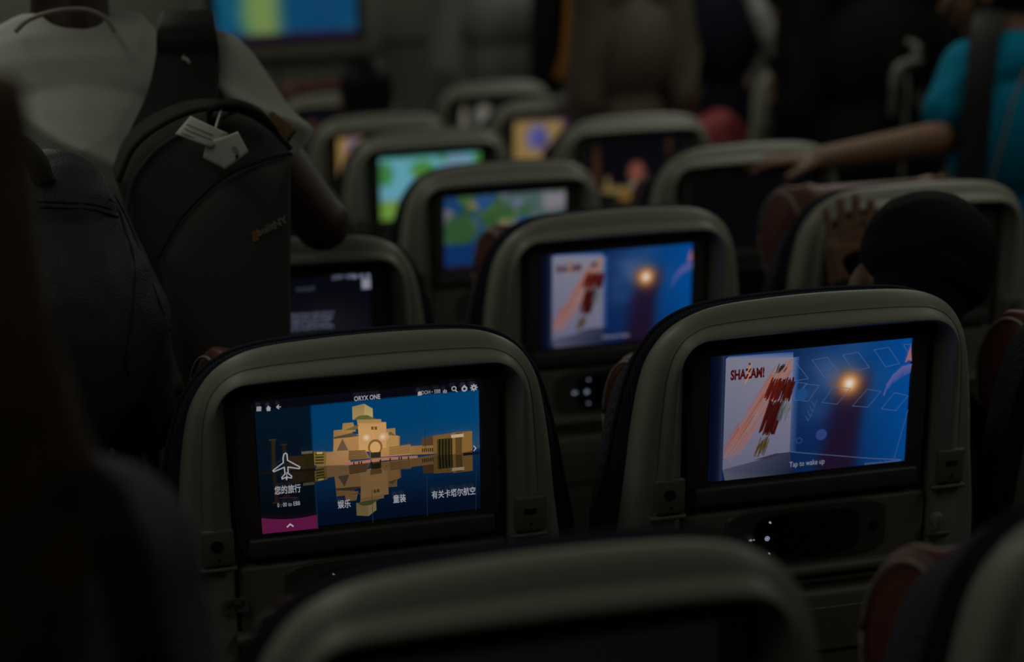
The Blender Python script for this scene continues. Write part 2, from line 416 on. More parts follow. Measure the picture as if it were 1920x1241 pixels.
def art_poster(msg, fine=True, small=None):
    A = Art(SW, SH); H = hom([(190, 240), (1718, 85), (1672, 970), (185, 1140)])
    xl, xr = H(300, 600)[0], H(808, 600)[0]
    gx, gy = H(1245, 420); nz = noise.noise
    def fn(s, t):
        c = mixc((12, 34, 72), (2, 66, 132), max(0, min(1, (s-.38)*1.7)))
        c = mixc(c, (8, 30, 70), max(0, .62-t)*1.3*max(0, min(1, (1.1-s)*1.6)))
        m1 = nz(Vector((s*6, t*5, 3)))*.7+.5; c = mixc(c, (92, 106, 142), max(0, min(1, m1))*.85*math.exp(-((s-.62)/.17)**2)*math.exp(-((t-.72)/.30)**2))
        # soft dark red-violet haze, no figure
        k = 1/(1+math.exp((abs(s-.675-(t-.3)*.10)-.075-.03*min(1, abs(t-.45)*2))*70))*(1 if t < .64 else math.exp(-((t-.64)/.12)**2)); c = mixc(c, (30, 12, 30), .86*k)
        k = math.exp(-((s-.60-(t-.4)*.3)/.05)**2)*math.exp(-((t-.42)/.16)**2); c = mixc(c, (26, 18, 50), .5*k)
        d = math.hypot((s-gx)*1.6, t-gy); c = mixc(c, (190, 120, 60), math.exp(-(d/.11)**2)*.9); c = mixc(c, (222, 170, 96), math.exp(-(d/.06)**2)*.9); c = mixc(c, (210, 205, 215), math.exp(-(d/.034)**2))
        if s < xl: g = math.exp(-(xl-s)/.014); c = mixc((3, 8, 26), (84, 92, 112), g*.8)
        elif t > H(500, 246)[1]-.0: pass
        return c
    A.grid(fn, 110, 72)
    # side glow round the poster's top and right edge
    A.poly([H(305, 252), H(815, 236), H(815, 196), H(330, 232)], [(112, 118, 140), (96, 108, 140), (20, 70, 130), (16, 52, 100)])
    A.poly([H(815, 236), H(862, 230), H(850, 920), H(800, 915)], [(90, 104, 140), (18, 62, 118), (14, 40, 84), (60, 74, 110)])
    # pale poster
    p0, p1, p2, p3 = H(305, 252), H(815, 236), H(800, 915), H(295, 1050)
    A.poly([p0, p1, p2, p3], [(112, 113, 130), (120, 118, 132), (98, 98, 122), (92, 92, 116)])
    A.poly([p3, p2, H(830, 1050), H(845, 1066), H(315, 1126)], [(70, 72, 92), (44, 46, 64), (20, 30, 54), (16, 24, 46), (78, 78, 92)])
    rnd = random.Random(3)
    # orange streaks of light crossing the poster from upper right to lower left
    def clip(x, y): return H(max(300, min(812, x)), y)
    for k in range(95):
        u = rnd.random(); y1 = 245+rnd.random()*520; y2 = min(1000-rnd.random()*60, y1+160+rnd.random()*380)
        off = (rnd.random()-.5)*(70+120*rnd.random())
        X = lambda y: 800-(y-245)*.66+off
        if X(y1) > 812: y1 = 245+(800+off-812)/.66
        if y2 <= y1+30: continue
        x2 = X(y2)
        if x2 < 302: y2 = 245+(800+off-302)/.66; x2 = 302
        wv = 2+rnd.random()*9
        base = rnd.choice([(150, 82, 44), (160, 96, 66), (140, 60, 30), (146, 106, 96), (158, 70, 36), (138, 92, 84)])
        A.layer -= .8
        bgc = (104, 102, 124)
        A.poly([clip(X(y1)-wv, y1), clip(X(y1)+wv, y1), H(x2+wv*.6, y2), H(x2-wv*.6, y2)], [mixc(bgc, base, .85), mixc(bgc, base, .85), mixc(bgc, base, .45), mixc(bgc, base, .45)])
    # plain dark-red and gold leaning brush strokes standing where the printed artwork is
    A.layer += 1
    for n_, (x0, x1, y0, y1, cs, wd) in ((34, (625, 815, 375, 565, [(96, 26, 18), (74, 18, 14), (58, 14, 12), (84, 22, 16)], 13)), (22, (598, 715, 540, 800, [(84, 24, 16), (62, 14, 12), (50, 12, 10)], 14)),
            (9, (545, 625, 800, 955, [(112, 92, 34), (88, 70, 24), (60, 48, 18)], 9)), (9, (712, 790, 540, 700, [(96, 104, 108), (66, 76, 84), (112, 116, 118)], 10)), (5, (690, 760, 275, 360, [(50, 34, 34), (92, 62, 52)], 12))):
        for q_ in range(n_):
            u = (q_+.5)/n_; sk = (y1-y0)*.28; xa = x0+(x1-x0)*u+sk*.5; xb = xa-sk; ya = y0+rnd.random()*40; yb = y1-rnd.random()*40; cc = tuple(x*.85 for x in rnd.choice(cs))
            A.layer -= .7
            A.poly([H(xa-wd*.3, ya), H(min(812, xa+wd*.3), ya), H(min(812, (xa+xb)/2+wd*.6), (ya+yb)/2), H(xb+wd*.3, yb), H(xb-wd*.3, yb), H((xa+xb)/2-wd*.6, (ya+yb)/2)], cc)
    A.poly([H(520, 975), H(640, 960), H(795, 915), H(690, 925)], (48, 46, 60))
    q = H(468, 355); A.text('SHAZAM!', q[0], q[1]-.004, .105, (66, 8, 16), fit=.166, bold=.045)
    A.line([H(500, 285), H(462, 350), H(486, 352), H(450, 425)], .010, (170, 120, 84))
    A.disc(*H(482, 284), .010, (60, 50, 52), 8)
    if fine:
        g = (70, 92, 138)
        for Q in ([(955, 250), (1070, 230), (1165, 350), (1050, 372)], [(1188, 212), (1305, 190), (1392, 300), (1275, 328)], [(1425, 172), (1535, 152), (1620, 268), (1515, 292)], [(1648, 132), (1704, 124), (1704, 190), (1690, 196)],
                  [(835, 272), (930, 385), (822, 402)], [(840, 412), (922, 420), (820, 538)], [(820, 540), (930, 548), (1012, 432), (910, 424)], [(1038, 556), (1150, 566), (1250, 452), (1120, 440)], [(1266, 578), (1385, 584), (1480, 470), (1378, 456)], [(1486, 596), (1596, 606), (1690, 500), (1586, 478)]):
            A.line([H(*p) for p in Q], .0035, g, True)
        A.line([H(800, 912), H(1400, 952), H(1640, 958)], .004, (80, 96, 136)); A.line([H(1690, 600), H(1590, 950)], .004, (60, 84, 136))
        for k in range(4): x, y = 985-k*14, 545+k*36; A.line([H(x-28, y), H(x-12, y+34), H(x+16, y-6)], .005, (50, 74, 120))
        A.disc(*H(1035, 785), .045, (40, 58, 112)); A.disc(*H(880, 500), .05, (26, 66, 116)); A.ring(*H(868, 830), .022, .005, (44, 70, 112))
        q = H(1505, 985); A.text('© 2019 Warner Bros. Entertainment Inc.', q[0], q[1]+.008, .024, (96, 104, 130), fit=.19)
    # pale curling trail at right
    path = [(1712, 300), (1640, 325), (1570, 380), (1525, 440), (1503, 500)]; wd = [.075, .085, .065, .04, .008]
    for k in range(4):
        a_, b_ = H(*path[k]), H(*path[k+1])
        A.poly([(a_[0], a_[1]+wd[k]/2), (b_[0]-.004, b_[1]+wd[k+1]/2), (b_[0]+.004, b_[1]-wd[k+1]/2), (min(.999, a_[0]), a_[1]-wd[k]/2)], [(92, 88, 140), (84, 84, 140), (40, 74, 140), (50, 70, 134)])
    A.poly([H(1704, 130), H(1712, 250), H(1690, 240), H(1660, 260)], (140, 92, 110))
    q = H(930, 990); A.text(msg, q[0], q[1], .062, (128, 130, 142), fit=.178)
    return A.mesh('screen')

def art_blocks(base, blobs, nx=48, ny=32, noisy=0):
    """soft out-of-focus picture: base colour function plus coloured patches (s, t, rs, rt, colour, hardness)"""
    A = Art(SW, SH)
    def fn(s, t):
        c = base(s, t) if callable(base) else base
        if noisy: k = noise.noise(Vector((s*14, t*10, noisy)))
        for (bs, bt, rs, rt, col, hd) in blobs:
            d = max(abs(s-bs)/rs, abs(t-bt)/rt) if hd < 0 else math.hypot((s-bs)/rs, (t-bt)/rt)
            k = 1/(1+math.exp(min(50, (d-1)*abs(hd)*4))); c = mixc(c, col, k)
        return tuple(x*.93 for x in c)
    A.grid(fn, nx, ny); return A
def art_map():
    rnd = random.Random(11); bl = [(.04, .5, .3, .9, (24, 60, 104), 3)]
    for _ in range(52):
        bl.append((rnd.random(), .3+rnd.random()*.7, .03+rnd.random()*.06, .04+rnd.random()*.09, rnd.choice([(52, 86, 46), (40, 74, 40), (112, 108, 70), (96, 106, 128), (34, 72, 124), (104, 100, 110), (60, 92, 50), (48, 80, 44), (116, 110, 74)]), 4))
    bl += [(.13, .55, .14, .22, (46, 80, 46), 3), (.16, .22, .17, .15, (12, 46, 96), -5), (.30, .25, .04, .10, (112, 106, 122), 3), (.93, .88, .12, .10, (122, 118, 126), -5), (.06, .05, .02, .03, (130, 110, 130), 4), (.5, .0, .6, .07, (24, 12, 26), -6)]
    return art_blocks((70, 92, 88), bl, 72, 46).mesh('screen')
def art_cartoon():
    return art_blocks(lambda s, t: (96, 160, 178) if t > .34 else ((120, 122, 132) if t > .30 else (104, 146, 60)),
        [(.05, .74, .08, .20, (60, 124, 66), 4), (.42, .78, .12, .15, (70, 130, 56), 4), (.40, .66, .05, .06, (136, 126, 76), 4), (.75, .90, .16, .07, (112, 142, 166), 3), (.97, .88, .04, .14, (66, 130, 44), 4), (.74, .78, .16, .035, (70, 130, 54), 3), (.3, 1.0, .3, .03, (70, 140, 90), 3), (.62, .95, .05, .05, (60, 128, 80), 3)]).mesh('screen')
def art_scene():
    return art_blocks((7, 7, 13), [(.10, .4, .035, .6, (58, 36, 20), 3), (.86, .9, .03, .2, (48, 32, 18), 3), (.52, .48, .085, .17, (118, 66, 56), 3), (.54, .25, .10, .08, (120, 110, 96), 3), (.30, .20, .16, .06, (112, 96, 56), 3), (.22, .32, .02, .12, (120, 100, 60), 3), (.44, .08, .12, .09, (110, 80, 34), 3)]).mesh('screen')
def art_game():
    return art_blocks(lambda s, t: (138, 112, 66) if s < .58 else (84, 52, 96),
        [(.28, .66, .13, .24, (88, 88, 146), 2.5), (.33, .60, .05, .14, (54, 54, 110), 2), (.26, .06, .16, .14, (10, 52, 106), 4), (.66, .78, .05, .16, (150, 50, 88), 2), (.80, .9, .12, .08, (98, 72, 138), 2), (.78, .62, .06, .12, (20, 72, 132), 2), (.68, .45, .05, .14, (66, 120, 52), 2), (.60, .25, .04, .16, (150, 84, 40), 2), (.5, 1, .6, .03, (50, 50, 90), 3)]).mesh('screen')
def art_gold():
    return art_blocks((150, 118, 68), [(.16, .8, .07, .2, (116, 98, 124), 2), (.26, .82, .05, .14, (60, 84, 142), 2), (.6, .4, .2, .3, (90, 60, 110), 2)]).mesh('screen')
def art_figures():
    return art_blocks((16, 17, 14), [(.07, .45, .05, .5, (112, 106, 92), 3), (.34, .68, .12, .26, (104, 104, 98), 3), (.36, .8, .04, .08, (120, 100, 80), 2)]).mesh('screen')
def art_dot(): return art_blocks((13, 12, 16), [(.12, .72, .05, .10, (84, 44, 44), 2.5)]).mesh('screen')
def art_off(): return art_blocks((5, 5, 8), []).mesh('screen')
def art_dim(): return art_blocks((9, 9, 11), [(.25, .6, .3, .5, (12, 10, 10), 1)]).mesh('screen')
def art_status():
    A = art_blocks((17, 18, 20), [(.84, .82, .02, .06, (150, 152, 165), -4)]); return A.mesh('screen')
def art_menu():
    A = art_blocks((7, 8, 15), [(.72, .3, .28, .4, (20, 20, 27), 1.5), (.85, .15, .06, .2, (14, 22, 46), 2), (.3, .45, .2, .08, (24, 22, 28), 2)], 60, 40)
    wc = (104, 108, 130)
    A.text('DOH ▸ EBB', .83, .985, .075, wc, bold=.01, fit=.13)
    for k, s in enumerate((.905, .945, .985)): A.disc(s, .975, .022, wc, 12)
    A.poly([(.945, .84), (.999, .84), (.999, .945), (.945, .945)], (122, 124, 140))
    A.text('PLAYLIST', .60, .885, .055, (70, 74, 92), fit=.11)
    for k, ln in enumerate(('An unlikely hero sets out on', 'a journey that will change', 'his life for good as he', 'learns to trust his friends')):
        A.text(ln, .60, .625-.047*k, .056, (98, 100, 122), fit=(.33, .31, .27, .32)[k], bold=.006)
    return A.mesh('screen')
def art_wide():
    A = Art(.53, .33)
    def fn(s, t):
        c = mixc((6, 66, 96), (18, 78, 106), noise.noise(Vector((s*6, t*5, 1)))+.5)
        d = math.hypot((s-.40)/.22, (t-.35)/.6); c = mixc(c, (106, 128, 70), 1/(1+math.exp(min(50, (d-1)*8))))
        d = abs(s-.70)/.25; c = mixc(c, (8, 60, 96), 1/(1+math.exp(min(50, (d-1)*10))))
        if t < .07: c = (34, 6, 36)
        return c
    A.grid(fn, 60, 36); return A.mesh('screen')

# ------------------------------------------------------------ aircraft seat meshes (built once, shared)
OUT = [(.0, .226), (.15, .225), (.30, .222), (.40, .219), (.455, .214), (.50, .2085), (.56, .203), (.62, .194), (.655, .1835), (.682, .165), (.699, .138), (.707, .105), (.7105, .05), (.7115, 0)]
def outline(off_side=0, off_top=0, n=26, bottom=0.0):
    """seat back silhouette as points (u, h), left bottom round to right bottom"""
    pts = [Vector((-(u), max(h, bottom))) for h, u in OUT]
    full = pts + [Vector((-p.x, p.y)) for p in reversed(pts[:-1])]
    path = []
    P = [full[0]]+full+[full[-1]]
    sm = smooth_path([Vector((p.x, p.y, 0)) for p in full], 5)
    res = []
    for p in sm:
        k = max(0, min(1, (p.y-.45)/.25)); res.append((p.x*(1+off_side*(1-.65*k)/.2), p.y+off_top*k))
    return res
def drop(h, y):
    """the top of the seat back slopes away toward the front"""
    return max(0, y)*.50*max(0, min(1, (h-.50)/.17))
def shell_mesh():
    o = outline(); n = len(o)
    # inner rounded-rectangle mouth of the monitor bay with matching point count
    def inner(k):
        u, h = o[k]; W, T, r = .1535, .6615, .016
        q = k/(n-1)
        Lh = T; per = 2*Lh+2*W; d = q*per
        # parameterise by proportion of the outer curve
        if d < Lh: x, y = -W, d
        elif d < Lh+2*W: x, y = -W+(d-Lh), T
        else: x, y = W, T-(d-Lh-2*W)
        if y > T-r and abs(x) > W-r:
            cx, cy = math.copysign(W-r, x), T-r; v = Vector((x-cx, y-cy));
            if v.length > r: v = v.normalized()*r
            x, y = cx+v.x, cy+v.y
        return x, y
    # re-match inner points to outer by perimeter fraction of the outer curve
    L = [0]
    for a_, b_ in zip(o, o[1:]): L.append(L[-1]+math.hypot(b_[0]-a_[0], b_[1]-a_[1]))
    inn = []
    for k in range(n):
        f = L[k]/L[-1]; u, h = o[k]; W, T, r = .1535, .6615, .016
        if h < .60: x, y = math.copysign(W, u), h*(.645/.60) if h > .0 else 0
        else:
            # angle sweep across the top
            j0 = next(i for i in range(n) if o[i][1] >= .60); j1 = n-1-j0
            q = (L[k]-L[j0])/(L[j1]-L[j0])
            per = [( -W, .645), (-W, T-r)]
            arc = [(-W+r-r*math.cos(a_), T-r+r*math.sin(a_)) for a_ in [math.pi/2*i/8 for i in range(9)]]
            pathp = [(-W, .645)]+arc+[(-x_, y_) for x_, y_ in reversed(arc)]+[(W, .645)]
            LL = [0]
            for a_, b_ in zip(pathp, pathp[1:]): LL.append(LL[-1]+math.hypot(b_[0]-a_[0], b_[1]-a_[1])+.012)
            d = q*LL[-1]; i = max(i for i in range(len(LL)) if LL[i] <= d+1e-9); i = min(i, len(LL)-2)
            t = (d-LL[i])/(LL[i+1]-LL[i]); x = pathp[i][0]+t*(pathp[i+1][0]-pathp[i][0]); y = pathp[i][1]+t*(pathp[i+1][1]-pathp[i][1])
        inn.append((x, y))
    prof = [(0, .055), (0, .030), (.008, .018), (.03, .008), (.08, .000), (.16, -.006), (.28, -.0105), (.40, -.013), (.42, -.0138), (.435, -.0132), (.455, -.0136), (.485, -.0165), (.55, -.0225), (.63, -.0275), (.70, -.0285), (.77, -.0240), (.86, -.0105), (.94, -.0015), (1.0, .003), (1.0, .022)]
    bm = bmesh.new(); R = []
    for wv, y in prof:
        ring = []
        for k in range(n):
            h = o[k][1]; side = 1 - max(0, min(1, (h-.42)/.22))
            yy = y*(1-.72*side) if y < 0 else y
            hh = o[k][1]+(inn[k][1]-o[k][1])*wv
            ring.append(bm.verts.new((o[k][0]+(inn[k][0]-o[k][0])*wv, yy, hh-drop(hh, yy) if wv < .9 else hh)))
        R.append(ring)
    for A_, B_ in zip(R, R[1:]):
        for k in range(n-1): bm.faces.new((A_[k], A_[k+1], B_[k+1], B_[k]))
    # closed rear skin and floor of the bay
    back = [bm.verts.new((u, .055, h-drop(h, .055))) for u, h in o]; bm.faces.new(back)
    add_box(bm, (0, .026, .33), (.307, .008, .66))
    return sharp(bm_mesh('seat_shell', bm, 'shell_plastic'), 60)
def cushion_mesh():
    bm = bmesh.new(); R = []
    def lp(side, top): return outline(side, top)
    spec = [(-.008, -.006, .040), (.008, .002, .041), (.018, .0065, .046), (.022, .0075, .056), (.022, .005, .07), (.015, -.004, .10), (.004, -.014, .13), (-.02, -.034, .15), (-.06, -.07, .158)]
    for s, t, y in spec: R.append([bm.verts.new((u, y, h-drop(h, y))) for u, h in lp(s, t)])
    n = len(R[0])
    for A_, B_ in zip(R, R[1:]):
        for k in range(n-1): bm.faces.new((A_[k], A_[k+1], B_[k+1], B_[k]))
    bm.faces.new(R[0]); bm.faces.new(R[-1][::-1])
    bm.faces.new([r[0] for r in R][::-1]+[]) if False else None
    return bm_mesh('back_cushion', bm, 'navy_fabric')
def edge_piping_mesh():
    pts = [Vector((u, .050, h-drop(h, .05))) for u, h in outline(.022, .0085) if h > .35]
    return tube_mesh('edge_piping', pts, .0028, 'navy_fabric', 6, 0)
def headrest_mesh():
    def fill(bm):
        add_box(bm, (0, .185, .495), (.27, .05, .17), .022)
        for s in (-1, 1):
            add_ell(bm, (s*.140, .200, .490), (.028, .060, .092), Matrix.Rotation(-s*.45, 3, 'Z'))
            add_ell(bm, (s*.11, .190, .495), (.06, .03, .09))
    return blob('headrest', fill, 'leather', .006, 6)
def headrest_piping(s):
    c = Vector((s*.140, .200, .490)); R = Matrix.Rotation(-s*.45, 3, 'Z')
    pts = [c + R @ Vector((s*.019, .052*math.cos(a_)*.93, .088*math.sin(a_)*.93)) for a_ in [2*math.pi*k/32 for k in range(33)]]
    return tube_mesh('wing_piping', pts, .0022, 'piping_beige', 6, 0)
def housing_mesh():
    bm = bmesh.new()
    # framed monitor: rounded plate with a shallow well and a chin bar
    W, T, B = .1455, .6535, .4585
    add_box(bm, (0, .011, (T+B)/2), (2*W, .018, T-B), .006, 3)
    # raised frame around display
    dl, dr, dt, db = -.1225, .1225, .6445, .4895
    for c, s in (((0, .001, (T+dt)/2-.0015), (2*W-.006, .004, T-dt-.003)), (((-W+dl)/2+.0015, .001, .567), (W+dl-.003, .004, .168)), (((W+dr)/2-.0015, .001, .567), (W-dr-.003, .004, .168))):
        add_box(bm, c, s, .0015, 2)
    return sharp(bm_mesh('monitor_housing', bm, 'dark_plastic'), 35)
def chin_mesh():
    bm = bmesh.new(); add_box(bm, (0, -.0005, .4725), (.274, .009, .0225), .0032, 3); return sharp(bm_mesh('chin_bar', bm, 'dark_plastic'), 35)
def port_mesh(s):
    bm = bmesh.new(); add_box(bm, (s*.1705 if s < 0 else .1745, -.0075, .4835), (.036, .007, .044), .004, 3)
    return sharp(bm_mesh('port_panel', bm, 'panel_plastic'), 35)
def cyl(bm, c, r, d, n=18, axis='Y'):
    M = Matrix.Translation(c) @ Matrix.Rotation(math.pi/2, 4, 'X')
    bmesh.ops.create_cone(bm, cap_ends=True, segments=n, radius1=r, radius2=r, depth=d, matrix=M)
def hole_mesh(s):
    bm = bmesh.new()
    if s < 0: cyl(bm, (-.1715, -.0112, .4865), .0068, .001); cyl(bm, (-.170, -.0112, .470), .0018, .001)
    else: add_box(bm, (.1745, -.0112, .488), (.014, .001, .006)); cyl(bm, (.1752, -.0112, .472), .0016, .001)
    return bm_mesh('socket', bm, 'gap_black', False)
SEAT = {}
def seat_meshes():
    S = SEAT
    S['shell'] = shell_mesh(); S['cushion'] = cushion_mesh(); S['edge'] = edge_piping_mesh(); S['head'] = headrest_mesh()
    S['wp'] = [headrest_piping(-1), headrest_piping(1)]
    S['housing'] = housing_mesh(); S['chin'] = chin_mesh(); S['port'] = [port_mesh(-1), port_mesh(1)]; S['hole'] = [hole_mesh(-1), hole_mesh(1)]
    S['ledge'] = [box_mesh('port_ledge', (s*.173, -.0075, .4575), (.044, .009, .005), 'panel_plastic', .002) for s in (-1, 1)]
    bm = bmesh.new(); add_box(bm, (0, .008, .225), (.300, .02, .45), .004); S['panel'] = sharp(bm_mesh('lower_panel', bm, 'panel_plastic'), 35)
    # handset cradle: rounded frame, black glossy handset, lit keys
    def pill(hw, hh, y0, y1, name, mt, e=2.6):
        bm = bmesh.new(); n = 40; f = []; b_ = []
        for k in range(n):
            a_ = 2*math.pi*k/n; c, s = math.cos(a_), math.sin(a_)
            x = hw*math.copysign(abs(c)**(2/e), c); z = hh*math.copysign(abs(s)**(2/(e+3)), s)
            f.append(bm.verts.new((x, y0, .415+z))); b_.append(bm.verts.new((x*1.04, y1, .415+z*1.04)))
        bm.faces.new(f); bm.faces.new(b_[::-1])
        for k in range(n): bm.faces.new((f[k], b_[k], b_[(k+1) % n], f[(k+1) % n]))
        return sharp(bm_mesh(name, bm, mt), 35)
    S['cradle'] = pill(.098, .034, -.0055, -.001, 'handset_cradle', 'dark_plastic', 4)
    S['handset'] = pill(.064, .0285, -.0085, -.004, 'handset', 'handset_gloss', 3)
    A = Art(.1, .1); wv = (150, 160, 176)
    def kp(u, h): return (.5+u/.1, .5+h/.1)
    A.disc(*kp(-.050, .000), .030, wv, 14); A.disc(*kp(-.050, .000), .022, (6, 8, 14), 14); A.disc(*kp(-.050, .000), .013, wv, 10)
    for u, h in ((-.0475, .0205), (-.0475, -.0195)): A.disc(*kp(u, h), .012, wv, 8); A.disc(kp(u+.001, h+.001)[0], kp(u, h-.0008)[1], .009, wv, 8)
    A.disc(*kp(-.0695, .000), .012, wv, 8); A.poly([kp(-.0735, 0), kp(-.070, .0022), kp(-.070, -.0022)], wv); A.disc(*kp(-.0665, .0003), .010, wv, 8)
    S['keys'] = A.mesh('lit_keys')
    S['peg'] = None
    bm = bmesh.new(); cyl(bm, (.084, -.0062, .416), .006, .002); S['peg'] = bm_mesh('cord_hole', bm, 'gap_black', False)
    bm = bmesh.new(); add_box(bm, (0, -.004, .3665), (.315, .020, .013), .005, 3); add_box(bm, (.03, -.002, .352), (.20, .012, .006), .002, 2); S['rail'] = sharp(bm_mesh('shelf_rail', bm, 'panel_plastic'), 40)
    bm = bmesh.new(); add_box(bm, (0, -.007, .185), (.385, .018, .310), .008, 3); add_box(bm, (0, -.0165, .185), (.345, .002, .270), .0008, 1); S['tray'] = sharp(bm_mesh('tray_table', bm, 'panel_plastic'), 35)
    S['slot'] = box_mesh('tray_seam', (0, -.0178, .262), (.30, .0008, .004), 'gap_black')
    bm = bmesh.new(); cyl(bm, (.164, -.011, .414), .0088, .012, 20); add_box(bm, (.164, -.018, .414), (.002, .002, .012), 0); S['knob'] = sharp(bm_mesh('coat_knob', bm, 'shell_plastic'), 35)
    S['knobledge'] = box_mesh('knob_ledge', (.166, -.008, .396), (.032, .009, .005), 'panel_plastic', .002)
    S['label'] = box_mesh('placard', (-.155, -.0095, .411), (.026, .0012, .017), 'label_white')
    bm = bmesh.new()
    for k in range(5): add_box(bm, (-.1635+k*.004, -.0103, .411+.003*math.sin(k*2)), (.0034, .0006, .004+.002*(k % 3)))
    S['mark'] = bm_mesh('placard_mark', bm, 'label_red', False)
    S['seat'] = box_mesh('seat_cushion', (0, .30, .42), (.43, .48, .11), 'cushion_fabric', .035, 4)
    S['arm'] = box_mesh('armrest', (0, .24, .64), (.036, .42, .035), 'dark_plastic', .012, 3)
    bm = bmesh.new(); add_box(bm, (0, .07, .52), (.022, .05, .24), .006); S['armpost'] = bm_mesh('armrest_post', bm, 'dark_plastic')
    S['base'] = box_mesh('seat_frame', (0, .28, .345), (.40, .46, .045), 'metal_grey', .01)
    bm = bmesh.new(); add_tube(bm, [(0, .12, .34), (0, .02, .03), (0, .0, .0)], .014, 10); S['leg'] = bm_mesh('leg', bm, 'metal_grey')
    bm = bmesh.new(); add_tube(bm, [(0, .42, .34), (0, .48, .03), (0, .5, .0)], .014, 10); S['leg2'] = bm_mesh('leg', bm, 'metal_grey')
seat_meshes()
def seat(x, y, tilt, screen, label, group=None, raise_=0.0, lit=True):
    S = SEAT; r = root('aircraft_seat', (x, y, 0), label, 'seat', group)
    T = dict(loc=(0, 0, .45), rot=(math.radians(tilt), 0, 0))
    link('seat_cushion', S['seat'], r); link('seat_frame', S['base'], r)
    for s in (-1, 1):
        a_ = link('armrest', S['arm'], r, (s*.236, 0, 0)); link('armrest_post', S['armpost'], a_)
        link('leg', S['leg'], r, (s*.17, 0, 0)); link('leg', S['leg2'], r, (s*.17, 0, 0))
    sh = link('seat_back_shell', S['shell'], r, **T)
    lp = link('lower_panel', S['panel'], sh)
    for i in (0, 1):
        link('port_panel', S['port'][i], sh, (0, -.0035, 0)); link('socket', S['hole'][i], sh, (0, -.0036, 0)); link('port_ledge', S['ledge'][i], sh, (0, -.003, 0))
    link('coat_knob', S['knob'], sh); link('knob_ledge', S['knobledge'], sh); link('shelf_rail', S['rail'], sh)
    tag(link('placard', S['label'], sh), 'small white and red placard'); link('placard_mark', S['mark'], sh)
    cr = link('handset_cradle', S['cradle'], r, **T); tag(link('handset', S['handset'], cr), 'glossy black handset'); link('cord_hole', S['peg'], cr)
    if lit: tag(link('lit_keys', S['keys'], cr, (0, -.009, .415)), 'white lit keys')
    tr = link('tray_table', S['tray'], r, **T); link('tray_seam', S['slot'], tr)
    bc = link('back_cushion', S['cushion'], r, **T); link('edge_piping', S['edge'], bc)
    hd = link('headrest', S['head'], r, (0, -raise_*math.sin(T['rot'][0]), .45+raise_*math.cos(T['rot'][0])), T['rot'])
    for i in (0, 1): link('wing_piping', S['wp'][i], hd)
    ho = link('monitor_housing', S['housing'], r, **T); link('chin_bar', S['chin'], ho)
    sc = link('screen', screen, ho, (0, .0008, .567)); 
    return r
GRID = .5098
off, dim = art_off(), art_dim()
SEATS = [
 (0, 0, 6.7, dim, 'nearest seat back, blurred, at the bottom edge with an unlit screen', .02, False),
 (1, 0, 7.5, off, 'blurred seat back cut off in the lower right corner', .0, False),
 (0, 1, 8.4, art_museum(), 'seat back whose screen shows a lit museum reflected in water', .055, True),
 (1, 1, 8.0, art_poster('Tap to wake up'), 'seat back with a sharp white poster and blue picture reading Tap to wake up', .0, True),
 (2, 1, 8.0, off, 'seat at the right edge, only its dark headrest wing and side showing', .01, True),
 (0, 2, 10.6, art_menu(), 'seat back with a dark text page on screen beside the black backpack', .03, True),
 (1, 2, 9.1, art_poster('Lower your shades', False), 'seat back with the smaller blurred white poster and blue picture, middle of the photo', .055, True),
 (2, 2, 7.0, art_status(), 'seat back with a hand resting on it behind the dark cap', .085, True),
 (0, 3, 10.0, off, 'seat back hidden behind the elbow and black backpack', .03, True),
 (1, 3, 10.8, art_map(), 'seat back with a green, blue and cream map on its screen', .02, True),
 (2, 3, 9.6, off, 'seat back with a black screen under the reaching brown hand', .02, True),
 (0, 4, 10.0, off, 'far seat back mostly hidden behind the backpack top and sleeve', .03, True),
 (1, 4, 10.9, art_cartoon(), 'seat back with a bright green and sky blue cartoon on its screen', .02, True),
 (2, 4, 9.8, art_scene(), 'seat back with a dim film scene of a pink face on its screen', .02, True),
 (1, 5, 16.8, art_gold(), 'far seat back with a sliver of golden screen left of the cartoon screen', .02, True),
 (2, 5, 12.1, art_game(), 'far seat back with a yellow, purple and pink game on its screen', .02, True),
 (1, 6, 14.2, art_dot(), 'farthest seat back on the left, dark screen with one pink spot', .11, True),
 (2, 6, 12.8, art_figures(), 'farthest seat back with two pale upright shapes on its screen', .02, True),
]
for c, r_, tl, scr, lab, rs, lit in SEATS:
    seat(c*GRID, r_*.8, tl, scr, lab, 'seat backs of the centre block', rs, lit)
seat(2.135, 4.8, 10, off, 'separate seat back across the right aisle with a black screen', None, .02, True)

# ------------------------------------------------------------ cabin
def struct(name, me): return tag(link(name, me), kind='structure')
struct('floor', box_mesh('floor', (.8, 1.6, -.05), (5.6, 9.4, .1), 'carpet'))
struct('ceiling', box_mesh('ceiling', (.8, 1.6, 2.3), (5.6, 9.4, .1), 'ceiling_white'))
struct('wall_left', box_mesh('wall_left', (-1.95, 1.6, 1.12), (.1, 9.4, 2.4), 'wall_panel'))
struct('wall_right', box_mesh('wall_right', (3.55, 1.6, 1.12), (.1, 9.4, 2.4), 'wall_panel'))
struct('wall_back', box_mesh('wall_back', (.8, -3.1, 1.12), (5.6, .1, 2.4), 'wall_panel'))
bm = bmesh.new(); add_box(bm, (.8, 6.05, 1.12), (5.6, .1, 2.4))
struct('wall_front', bm_mesh('wall_front', bm, 'wall_panel', False))
struct('trim_1', box_mesh('trim_1', (.8, 5.995, 1.235), (5.4, .012, .014), 'wall_gap'))
bm = bmesh.new(); add_box(bm, (.455, 5.995, .62), (.012, .012, 1.22)); struct('trim_2', bm_mesh('trim_2', bm, 'wall_gap', False))
for x in (-.62, 1.55):
    struct('trim_3' if x < 0 else 'trim_4', box_mesh('light_rail', (x, 2.75, 2.225), (.26, 7.3, .05), 'lamp_diffuser', .01))
